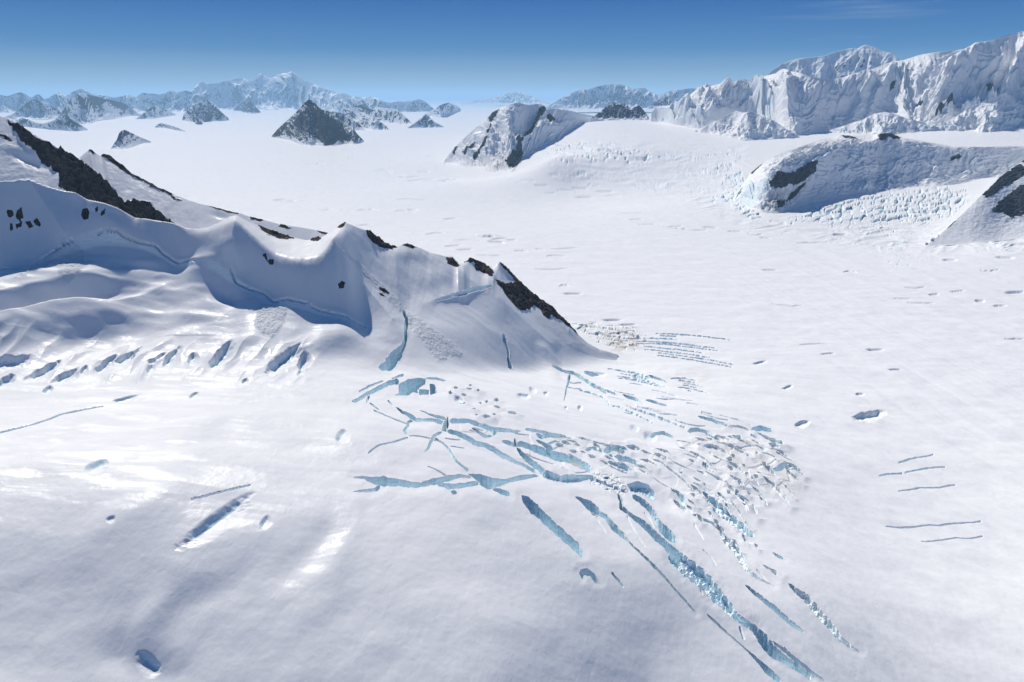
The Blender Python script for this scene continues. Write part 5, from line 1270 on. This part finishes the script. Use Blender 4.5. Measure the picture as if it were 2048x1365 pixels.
# left: the snow peak behind the near ridge with its dark rock rib
RIB = [(14, 242), (35, 249), (60, 268), (85, 283), (120, 298), (148, 313), (160, 322), (178, 338), (203, 355), (226, 378), (240, 398), (252, 408), (262, 404), (280, 402), (300, 405), (312, 424), (332, 436), (348, 447), (330, 452), (300, 452), (270, 446), (240, 430), (215, 418),
       (175, 404), (150, 398), (135, 388), (118, 378), (119, 348), (102, 336), (82, 322), (70, 302), (50, 292), (34, 272)]
mountain('snow_peak', [(-330, 120), (-150, 190), (0, 232), (25, 240), (45, 252), (60, 262), (75, 274), (95, 284), (115, 296), (130, 304), (145, 312), (158, 316), (168, 308), (180, 299), (188, 305), (200, 312), (208, 308), (222, 314), (240, 328), (260, 345), (285, 357), (300, 366), (320, 377), (340, 386),
          (370, 398), (400, 408), (430, 415), (450, 420), (480, 427), (500, 434), (530, 441), (560, 449), (600, 455), (640, 462), (680, 471), (730, 492)],
         [(-330, 450), (0, 440), (130, 440), (240, 465), (345, 500), (395, 500), (440, 485), (475, 478), (560, 500), (620, 515), (730, 530)], slope=.46, nu=620, nt=260, base_y=2080, gully=.05, gl=.9, fine=.018, rock=0,
         rock_polys=[(RIB, 30), ([(0, 268), (12, 272), (26, 284), (20, 286), (0, 274)], 8), ([(200, 306), (222, 312), (245, 330), (262, 346), (290, 360), (285, 364), (255, 350), (230, 330), (206, 316)], 10), ([(178, 300), (184, 298), (192, 307), (185, 308)], 12),
                     ([(286, 358), (320, 376), (345, 387), (342, 391), (312, 378), (290, 366)], 8), ([(338, 388), (352, 396), (366, 402), (356, 402), (342, 394)], 7), ([(400, 407), (440, 417), (480, 427), (476, 430), (436, 420)], 4),
                     ([(500, 433), (525, 440), (520, 444), (500, 439)], 5), ([(560, 448), (585, 455), (575, 458), (556, 453)], 5), ([(630, 458), (660, 468), (668, 475), (645, 470)], 6), ([(235, 318), (250, 334), (262, 344), (250, 342), (236, 330)], 8)],
         bumps=[(60, 320, 60, 14, 20, -14), (150, 350, 40, 30, 40, 10), (130, 360, 14, 30, 10, 10), (440, 430, 26, 8, 12, -8), (20, 300, 30, 12, 10, 10), (470, 420, 20, 6, 10, 6)],
         seed=301, mat=MAT_NEAR, label='white snow peak behind the near ridge with a dark diagonal rock rib', jag=.004, rscale=1.4)

# right: heavily fluted ice wall, the highest near mountain
mountain('ice_wall_mountain', [(1303, 228), (1308, 213), (1330, 212), (1352, 211), (1362, 207), (1380, 190), (1395, 178), (1405, 172), (1420, 173), (1440, 168), (1453, 162), (1470, 166), (1490, 165), (1510, 157), (1540, 150), (1560, 145), (1580, 143), (1600, 146), (1615, 152), (1640, 157), (1670, 158), (1700, 152),
          (1740, 140), (1780, 125), (1810, 120), (1840, 110), (1870, 105), (1900, 103), (1930, 98), (1950, 86), (1980, 82), (2010, 73), (2048, 62), (2150, 36), (2330, 20)],
         [(1303, 243), (1340, 250), (1380, 256), (1420, 265), (1450, 262), (1500, 256), (1560, 272), (1600, 274), (1640, 262), (1700, 258), (1760, 252), (1850, 260), (1900, 254), (2048, 250), (2330, 252)],
         edge=[(1303, 230), (1308, 214.5), (1340, 214), (1380, 216), (1420, 214), (1450, 205), (1490, 195), (1520, 182), (1560, 170), (1620, 165), (1680, 165), (1740, 152), (1800, 132), (1850, 120), (1930, 108), (2048, 75), (2330, 32)],
         slope=[.30, .28, .30, .4, .6, .6, .6], edge_slope=[2.4, 2.2, 1.25, 1.0, 1.0, 1.05, 1.05], apron=(.2, .4), nu=900, nt=420, gully=.55, gl=.55, ledge=.12, fine=.03, rock=0, flute=.05, ice=.11, seed=411, jag=.004, back=.8,
         rock_polys=[([(1968, 150), (1980, 146), (1990, 165), (1996, 190), (1985, 192), (1975, 180)], 30), ([(1830, 190), (1850, 182), (1846, 194), (1828, 202)], 20), ([(1870, 232), (1900, 210), (1908, 214), (1880, 236)], 20), ([(1780, 178), (1790, 172), (1786, 186), (1776, 190)], 16), ([(2036, 210), (2060, 204), (2060, 218), (2040, 218)], 16)],
         label='long fluted mountain wall of snow and hanging ice at upper right')
for crest_, lab_, sd_ in (([(1390, 262), (1408, 254), (1422, 244), (1440, 240), (1456, 230), (1472, 222), (1486, 226), (1505, 222), (1522, 232), (1546, 240), (1570, 256), (1600, 274)], 'left ice buttress at the foot of the fluted wall', 611),
                          ([(1650, 264), (1680, 254), (1705, 246), (1725, 240), (1748, 228), (1770, 224), (1795, 230), (1815, 238), (1850, 246), (1875, 260)], 'middle ice buttress at the foot of the fluted wall', 613),
                          ([(1860, 260), (1890, 244), (1915, 232), (1940, 214), (1965, 206), (1985, 208), (2010, 196), (2035, 205), (2060, 226), (2110, 252)], 'right ice buttress at the foot of the fluted wall', 617)):
    mountain('ice_buttress', crest_, [(crest_[0][0], crest_[0][1] + 2), (crest_[len(crest_) // 2][0], max(crest_[0][1], crest_[-1][1]) + 8), (crest_[-1][0], crest_[-1][1] + 2)], slope=.6, nu=220, nt=150, gully=.6, gl=.9, fine=.07, ledge=.14, ice=.2, rock=0, seed=sd_, jag=.012, label=lab_)
mountain('snow_summit', [(1520, 160), (1540, 145), (1560, 130), (1580, 122), (1600, 117), (1625, 115), (1650, 112), (1665, 106), (1680, 102), (1700, 97), (1715, 98), (1722, 93), (1730, 90), (1745, 94), (1765, 103), (1785, 107), (1800, 120), (1830, 128), (1900, 150)],
         [(1520, 200), (1900, 200)], base_y=15500, slope=.6, nu=260, nt=120, gully=.22, gl=.5, fine=.05, rock=.08, rockbias=-.2, seed=421, label='gleaming white summit rising behind the fluted wall')

# right middle: flat topped hill with a shaded front wall
mountain('flat_topped_hill', [(1470, 400), (1480, 378), (1500, 348), (1520, 331), (1550, 312), (1580, 300), (1610, 290), (1640, 280), (1680, 270), (1700, 272), (1740, 270), (1760, 267), (1780, 268), (1800, 275), (1820, 278), (1860, 285), (1900, 292), (1960, 295), (2048, 291), (2150, 287), (2330, 280)],
         [(1470, 405), (1480, 402), (1500, 422), (1540, 432), (1570, 426), (1610, 408), (1680, 396), (1760, 386), (1840, 379), (1900, 373), (1960, 362), (2048, 352), (2330, 345)],
         edge=[(1470, 402), (1480, 392), (1500, 368), (1530, 354), (1580, 337), (1620, 325), (1650, 315), (1680, 299), (1720, 291), (1745, 284), (1760, 271), (1800, 279), (1860, 288), (1900, 294.5), (2048, 293), (2330, 282)],
         slope=.16, edge_slope=[.85, .85, .8, .75, .7, .7], apron=(.3, .45), ledge=.07, rock_cut=-.85, bumps=[(1650, 322, 34, 12, -18, 26), (1700, 345, 40, 12, -8, 30), (1610, 345, 20, 10, -20, 22), (1790, 335, 50, 12, 0, 24), (1720, 372, 16, 9, 0, 24), (1880, 345, 50, 12, 4, 20), (1960, 330, 40, 10, 0, 18), (1560, 340, 24, 9, -25, 20)], nu=640, nt=260, gully=.13, gl=.6, fine=.03, rock=0, flute=.012, ice=.08, seed=431, jag=.002, back=.25,
         rock_polys=[([(1538, 364), (1556, 351), (1574, 349), (1590, 349), (1602, 336), (1622, 326), (1630, 333), (1624, 352), (1606, 368), (1586, 370), (1574, 374), (1560, 381), (1542, 380)], 34), ([(1583, 385), (1600, 372), (1612, 368), (1600, 384), (1584, 398), (1572, 408), (1576, 396)], 14),
                     ([(1628, 330), (1634, 326), (1632, 345), (1624, 352)], 12), ([(1682, 271), (1700, 272), (1714, 276), (1705, 280), (1688, 276)], 14), ([(1754, 271), (1770, 267), (1786, 268), (1802, 276), (1788, 281), (1776, 276), (1768, 284), (1760, 283)], 18), ([(1548, 412), (1566, 404), (1572, 410), (1556, 420)], 10), ([(1900, 318), (1918, 312), (1922, 316), (1904, 324)], 8),
                     ([(1500, 345), (1522, 327), (1534, 320), (1520, 334), (1504, 350)], 8)],
         dirt_polys=[([(1518, 425), (1540, 380), (1590, 372), (1625, 350), (1610, 385), (1575, 420), (1535, 436)], 1.0), ([(1750, 300), (1762, 285), (1770, 300), (1764, 360), (1756, 380)], .5)],
         ice_polys=[([(1480, 385), (1530, 352), (1545, 358), (1540, 385), (1500, 420), (1478, 405)], .7), ([(1560, 350), (1640, 318), (1680, 305), (1640, 330), (1590, 350)], .4)],
         label='flat topped snow hill with a blue shaded front wall and a dark cliff')
mountain('rock_slope', [(1850, 492), (1880, 470), (1910, 442), (1940, 414), (1955, 398), (1975, 380), (2000, 355), (2020, 340), (2048, 321), (2150, 268), (2330, 200)],
         [(1850, 495), (1880, 492), (1910, 490), (1950, 488), (2000, 482), (2048, 478), (2150, 478), (2330, 480)], slope=[.12, .2, .28, .32, .34], nu=420, nt=220, gully=.03, gl=.6, fine=.02, rock=0, seed=441, rock_cut=-.7, jag=.005, back=.7, rscale=1.6,
         rock_polys=[([(1962, 390), (1985, 366), (2012, 344), (2048, 320), (2120, 285), (2160, 300), (2100, 335), (2048, 352), (2020, 370), (2004, 376), (1992, 388), (1975, 396)], 12), ([(1982, 424), (1998, 404), (2020, 386), (2048, 368), (2120, 330), (2160, 345), (2110, 392), (2060, 424), (2044, 432), (2022, 438), (2004, 427)], 14),
                     ([(1918, 415), (1940, 396), (1952, 385), (1946, 402), (1928, 418)], 10), ([(1880, 458), (1908, 440), (1914, 444), (1894, 458)], 6)],
         dirt_polys=[([(1840, 492), (1900, 460), (1985, 425), (2030, 440), (1960, 470), (1880, 495)], .1), ([(1860, 480), (1940, 420), (1960, 415), (1900, 465)], .2)],
         label='snow slope with scattered dark rock bands at the right edge')

# centre: snow dome with rocky front, and the low ridge running right from it
mountain('snow_dome', [(886, 326), (892, 318), (902, 303), (915, 289), (930, 275), (945, 262), (960, 249), (968, 241), (978, 232), (990, 222), (1000, 217), (1012, 212), (1030, 206.5), (1040, 206), (1050, 209), (1058, 210), (1070, 208), (1082, 209), (1096, 217), (1115, 218), (1130, 222), (1150, 226), (1170, 233), (1190, 235), (1215, 234)],
         [(886, 327), (900, 330), (920, 334), (960, 341), (1000, 346), (1020, 346), (1040, 336), (1060, 316), (1090, 298), (1110, 290), (1140, 266), (1170, 248), (1215, 240)],
         slope=.52, nu=460, nt=240, gully=.34, gl=.55, fine=.03, rock=0.0, rock_cut=-.6, seed=455, jag=.004, rscale=.9, warp=.5,
         rock_polys=[([(1048, 262), (1058, 246), (1070, 236), (1078, 218), (1088, 212), (1092, 220), (1084, 238), (1072, 252), (1058, 266)], 60), ([(1092, 232), (1100, 226), (1112, 240), (1100, 246)], 30), ([(1008, 322), (1018, 306), (1030, 296), (1036, 286), (1044, 292), (1046, 306), (1036, 326), (1022, 336)], 60),
                     ([(945, 312), (958, 296), (966, 284), (976, 278), (972, 294), (958, 308), (948, 318)], 40), ([(925, 308), (932, 296), (944, 284), (952, 280), (942, 296), (932, 310)], 30), ([(976, 236), (984, 226), (1000, 220), (992, 232), (980, 242)], 26), ([(972, 265), (982, 253), (984, 258), (974, 272)], 22), ([(904, 305), (912, 292), (916, 294), (908, 308)], 16), ([(1028, 290), (1042, 276), (1048, 284), (1040, 296)], 24)],
         dirt_polys=[([(910, 326), (945, 318), (990, 300), (1040, 300), (1044, 330), (990, 346), (950, 342)], .6)],
         bumps=[(1052, 240, 34, 26, -30, -170), (1080, 250, 18, 20, 0, 60), (1075, 275, 50, 14, -30, 110), (1060, 310, 20, 18, -40, -60)],
         label='rounded snow dome with rock ribs rising from the glacier at centre')
mountain('low_snow_ridge', [(1085, 232), (1110, 222), (1128, 219), (1150, 224), (1165, 228), (1180, 231), (1200, 234), (1225, 233)], [(1085, 250), (1140, 243), (1180, 242), (1225, 238)], slope=.8, nu=140, nt=60, gully=.2, gl=.7, fine=.03, rock=.0, seed=459, label='low blue shaded ridge running right from the snow dome')
mountain('rocky_hill', [(1182, 237), (1195, 228), (1205, 220), (1215, 210), (1222, 208), (1230, 205), (1237, 208), (1245, 207), (1255, 212), (1262, 219), (1270, 214), (1278, 211), (1284, 217), (1292, 227), (1298, 236)],
         [(1182, 239), (1240, 238), (1298, 238)], base_y=13000, slope=.7, nu=200, nt=90, gully=.5, gl=.55, fine=.07, rock=.42, rockbias=.06, seed=461, jag=.02, kind=None, cat='rocky hill', split_rock=True, label='small serrated dark rocky hill streaked with snow near the centre')

# nunataks standing in the ice
mountain('nunatak', [(543, 274), (549, 266), (556, 258), (563, 251), (570, 245), (578, 238), (586, 231), (593, 224), (600, 216), (607, 208), (612, 203), (618, 199), (624, 202), (629, 207), (637, 214), (645, 218), (652, 221), (660, 226), (668, 232), (680, 240), (690, 246), (698, 252), (708, 260), (716, 270), (728, 282)],
         [(543, 275), (556, 277), (570, 279), (590, 285), (605, 291), (622, 293), (635, 290), (650, 294), (665, 293), (690, 288), (710, 290), (728, 284)], slope=.62, nu=420, nt=200, gully=.55, gl=.5, fine=.07, rock=.32, rockbias=.10, seed=471, jag=.012, kind=None, cat='nunatak', group='nunataks standing in the glacier', split_rock=True, bumps=[(600, 250, 22, 40, 25, 90)], rock_polys=[([(622, 204), (640, 218), (662, 236), (690, 262), (700, 284), (668, 291), (640, 286), (636, 268), (630, 245), (618, 225)], 50), ([(548, 270), (560, 256), (572, 246), (574, 254), (562, 268), (552, 275)], 30)],
         label='largest rocky nunatak streaked with snow left of the centre of the glacier')
mountain('nunatak', [(640, 236), (655, 222), (664, 220), (672, 224), (690, 229), (700, 236), (712, 244), (722, 252), (732, 263)], [(640, 262), (690, 263), (732, 264)], slope=.6, nu=150, nt=70, gully=.85, gl=.8, fine=.05, rock=.16, rockbias=.05, seed=473, jag=.012, kind=None, cat='nunatak', group='nunataks standing in the glacier', split_rock=True, label='nunatak tucked right behind the largest one')
mountain('nunatak', [(364, 240), (368, 228), (376, 219), (386, 212), (396, 205), (404, 202), (411, 199), (417, 203), (424, 208), (434, 216), (442, 224), (449, 230), (456, 236), (458, 240)], [(364, 241), (380, 244), (396, 247), (412, 245), (430, 243), (445, 243), (458, 241)], slope=.62, nu=240, nt=110, gully=.85, gl=.8, fine=.05, rock=.16, rockbias=.08, seed=481, jag=.012, kind=None, cat='nunatak', group='nunataks standing in the glacier', split_rock=True, label='pointed triangular nunatak half dark rock on the upper left glacier')
mountain('nunatak', [(466, 220), (474, 213), (482, 207), (490, 203.5), (498, 203), (506, 208), (513, 215), (521, 224)], [(466, 221), (485, 225), (500, 228), (521, 226)], slope=.7, nu=150, nt=70, gully=.3, gl=.7, fine=.06, rock=.6, rockbias=.25, seed=483, jag=.01, kind=None, cat='nunatak', group='nunataks standing in the glacier', split_rock=True, label='small rounded dark nunatak below the high massif')
mountain('nunatak', [(222, 297), (228, 288), (234, 279), (238, 267), (243, 262), (250, 260), (258, 264), (266, 268), (276, 273), (286, 277), (296, 281), (302, 284)], [(222, 298), (236, 298), (252, 299), (268, 294), (285, 288), (302, 286)], slope=.7, nu=200, nt=100, gully=.25, gl=.7, fine=.05, rock=.22, rockbias=.02, seed=485, jag=.012, kind=None, cat='nunatak', group='nunataks standing in the glacier', split_rock=True, rock_polys=[([(233, 279), (240, 264), (250, 260), (262, 265), (268, 270), (252, 271), (240, 276)], 10)], label='nunatak shaped like a tilted wedge nearest on the left glacier')
mountain('nunatak', [(310, 254), (316, 249), (322, 246.5), (332, 249), (345, 252), (356, 256), (364, 260), (372, 263)], [(310, 256), (330, 257), (350, 261), (372, 264)], slope=.6, nu=130, nt=50, gully=.25, gl=.9, fine=.05, rock=.4, rockbias=.12, seed=487, jag=.01, kind=None, cat='nunatak', group='nunataks standing in the glacier', split_rock=True, label='low flat nunatak beyond the wedge shaped one')
mountain('nunatak', [(390, 247), (396, 244), (401, 243), (406, 248)], [(390, 248), (398, 251), (406, 249)], slope=.6, nu=40, nt=24, gully=.3, gl=.8, fine=.05, rock=.6, rockbias=.3, seed=489, kind=None, cat='nunatak', group='nunataks standing in the glacier', label='tiny dark nunatak at the foot of the triangular one')

# ranges on the left, from near to far
W = dict(gully=.75, gl=1.2, fine=.03, jag=.009)
mountain('dark_foothills', [(20, 246), (35, 240), (45, 236), (58, 240), (72, 246), (86, 248), (100, 244), (110, 240), (118, 233), (127, 228), (134, 233), (142, 239), (155, 247), (166, 253), (175, 259)], [(20, 250), (60, 255), (100, 260), (130, 262), (155, 264), (175, 261)], slope=.75, nu=260, nt=90, rock=0.203, rockbias=0.030, seed=501, label='low dark foothills at the edge of the left glacier', **W)
mountain('dark_foothills', [(-60, 240), (-20, 232), (10, 234), (30, 226), (45, 214), (55, 206), (62, 201), (70, 199), (80, 203), (92, 208), (104, 213), (114, 218), (122, 226), (128, 236)], [(-60, 246), (0, 242), (60, 240), (95, 240), (128, 238)], slope=.75, nu=260, nt=90, rock=0.189, rockbias=0.024, seed=505, label='dark pyramid hill behind the low foothills', **W)
mountain('mountain_range', [(118, 236), (125, 222), (135, 208), (143, 197), (150, 192), (160, 186), (168, 186), (176, 190), (190, 193), (200, 195), (210, 199), (222, 200), (235, 203), (248, 207), (258, 213), (266, 220), (275, 226), (288, 234)], [(118, 238), (140, 244), (160, 249), (180, 249), (200, 242), (230, 239), (265, 232), (288, 235)], slope=.75, nu=360, nt=140, rock=0.162, rockbias=0.012, seed=511, label='broad snow streaked front of the left range', **W)
mountain('mountain_range', [(272, 238), (285, 228), (296, 219), (304, 215), (312, 212), (320, 215), (330, 219), (342, 224), (352, 230)], [(272, 239), (310, 238), (352, 231)], slope=.75, nu=150, nt=60, rock=0.135, seed=513, label='small snowy hill at the foot of the left range', **W)
mountain('mountain_range', [(-120, 186), (-60, 190), (-20, 186), (0, 190), (15, 193), (27, 189), (35, 186), (42, 185), (50, 189), (60, 195), (66, 195), (72, 190), (78, 189), (88, 199), (96, 197), (103, 193), (110, 189), (118, 185.5), (124, 189), (132, 191), (140, 187), (150, 182), (158, 179), (164, 179), (170, 182), (180, 187), (192, 190), (205, 189), (215, 193),
          (228, 196), (238, 194), (247, 191), (256, 189), (264, 192), (272, 195), (280, 189), (287, 186), (298, 188), (308, 188), (318, 190), (330, 187), (338, 183), (345, 181), (354, 184), (362, 184), (372, 181.5), (380, 184), (395, 190), (410, 205)], [(-120, 226), (100, 226), (250, 224), (410, 222)], slope=.66, nu=760, nt=150, rock=0.149, rockbias=0.006, seed=521, label='long jagged range along the left horizon', **W)
mountain('mountain_range', [(275, 222), (290, 210), (305, 200), (320, 204), (335, 208), (350, 202), (365, 196), (380, 204), (395, 212), (410, 222)], [(275, 224), (340, 224), (410, 224)], slope=.7, nu=220, nt=80, rock=0.162, seed=525, label='low hills before the left horizon range', **W)
mountain('high_massif', [(372, 196), (382, 184), (390, 175), (398, 166), (405, 163.5), (412, 167), (425, 168), (440, 166), (448, 163), (455, 161), (465, 159), (475, 157), (482, 156), (492, 159), (505, 163), (510, 157), (514, 151), (518, 148), (522, 147), (528, 151), (536, 156), (543, 157.5), (550, 154), (556, 150), (562, 148), (570, 147), (578, 145), (583, 143.5), (588, 146), (595, 150),
          (603, 156), (608, 162), (614, 163), (622, 164), (630, 170), (640, 175), (652, 179), (665, 183), (676, 187), (685, 186.5), (695, 189), (705, 193), (720, 194), (735, 196), (750, 199), (765, 204), (785, 208), (810, 214)], [(372, 221), (500, 220), (650, 221), (810, 220)], slope=.62, nu=760, nt=190, gully=.6, gl=1.0, fine=.025, jag=.004, rock=0.045, rockbias=-.06, seed=531, label='highest snowy massif on the left horizon')
mountain('massif_shoulder', [(385, 214), (400, 207), (415, 199), (425, 192), (435, 186), (446, 179), (455, 174), (463, 169), (472, 164), (482, 160), (490, 164), (500, 170), (512, 178), (524, 185), (535, 192), (545, 200), (552, 208)], [(385, 215), (430, 214), (470, 213), (510, 211), (552, 210)], slope=.66, nu=320, nt=130, gully=.55, gl=.8, fine=.03, jag=.004, rock=0.045, rockbias=-.03, seed=535, label='rounded snowy shoulder in front of the high massif')
mountain('massif_shoulder', [(515, 206), (530, 200), (545, 196), (560, 190), (575, 196), (590, 188), (605, 192), (620, 186), (640, 196), (660, 202), (690, 206), (715, 214)], [(515, 217), (590, 219), (715, 218)], slope=.7, nu=280, nt=100, gully=.6, gl=.9, fine=.03, jag=.006, rock=0.090, seed=537, label='broken snowy foothills right under the high massif')
mountain('broken_hills', [(650, 218), (668, 204), (684, 198), (700, 196), (716, 200), (728, 196), (742, 193), (756, 198), (768, 204), (780, 206), (795, 203), (808, 204), (822, 201), (838, 199), (848, 202), (856, 208), (862, 214), (872, 221)], [(650, 224), (760, 226), (872, 223)], slope=.66, nu=360, nt=110, rock=0.135, seed=541, label='chain of snowy hills right of the high massif', **W)
mountain('broken_hills', [(676, 224), (690, 218), (700, 216), (712, 212), (722, 210), (735, 216), (748, 221), (760, 215), (772, 218), (783, 217), (795, 221), (806, 230), (815, 238), (824, 247)], [(676, 240), (750, 245), (800, 248), (824, 249)], slope=.75, nu=320, nt=120, rock=0.153, seed=543, label='dark hills in the middle of the chain by the main glacier', **W)
mountain('broken_hills', [(705, 250), (715, 244), (726, 236), (738, 240), (748, 246), (756, 241), (764, 246), (772, 252), (778, 259)], [(705, 256), (745, 260), (778, 260)], slope=.75, nu=200, nt=70, rock=0.189, rockbias=0.018, seed=545, label='nearest low rocky spur of the hill chain', **W)
mountain('broken_hills', [(815, 256), (830, 246), (842, 237), (850, 228), (856, 231), (862, 238), (870, 245), (880, 250), (888, 254)], [(815, 257), (850, 256), (888, 255)], slope=.75, nu=160, nt=70, rock=0.113, seed=547, label='pale pyramid hill at the right end of the chain', **W)
mountain('broken_hills', [(845, 232), (860, 222), (872, 218), (880, 211), (888, 208), (897, 206), (906, 209), (914, 212), (922, 219)], [(845, 234), (885, 236), (922, 222)], slope=.75, nu=160, nt=60, rock=0.162, seed=549, label='farthest hill of the chain where the glacier bends', **W)

# far peaks over the icefield
mountain('distant_peak', [(925, 206), (945, 203), (955, 200), (970, 198), (985, 195), (995, 193), (1005, 190), (1014, 186), (1021, 183), (1028, 180.5), (1036, 182.5), (1043, 184), (1052, 188), (1062, 191), (1072, 195), (1085, 200), (1100, 206)], [(925, 207.5), (1100, 207.5)], base_y=78000, slope=.35, nu=240, nt=70, gully=.4, gl=.4, fine=.06, jag=.01, rock=0.090, rockbias=-.05, seed=551, label='faint blue peak alone on the far horizon')
mountain('distant_peak', [(1095, 212), (1108, 206), (1118, 200), (1128, 194), (1138, 189), (1148, 184), (1157, 181), (1166, 178.5), (1174, 180), (1182, 177), (1190, 175), (1198, 173), (1206, 171), (1214, 169.5), (1222, 168), (1230, 167.5), (1238, 168.5), (1248, 171), (1256, 173), (1264, 178), (1276, 176.5), (1290, 177), (1298, 182), (1306, 187), (1316, 190), (1326, 187), (1336, 184), (1348, 180), (1360, 180), (1376, 178),
          (1390, 176), (1402, 176), (1420, 182)], [(1095, 215), (1200, 217), (1420, 216)], base_y=40000, slope=.66, nu=460, nt=150, gully=.6, gl=.7, fine=.03, jag=.005, rock=0.068, rockbias=-.02, seed=561, label='hazy blue massif beyond the centre of the icefield')
mountain('distant_peak', [(1300, 210), (1312, 202), (1322, 196), (1330, 192), (1338, 197), (1348, 202), (1358, 196), (1368, 200), (1380, 205), (1400, 212)], [(1300, 214), (1400, 214)], base_y=26000, slope=.75, nu=160, nt=60, gully=.5, gl=.6, fine=.06, jag=.012, rock=0.158, rockbias=0.012, seed=565, label='blue rocky hills right of the hazy massif')
build_light()
build_haze()
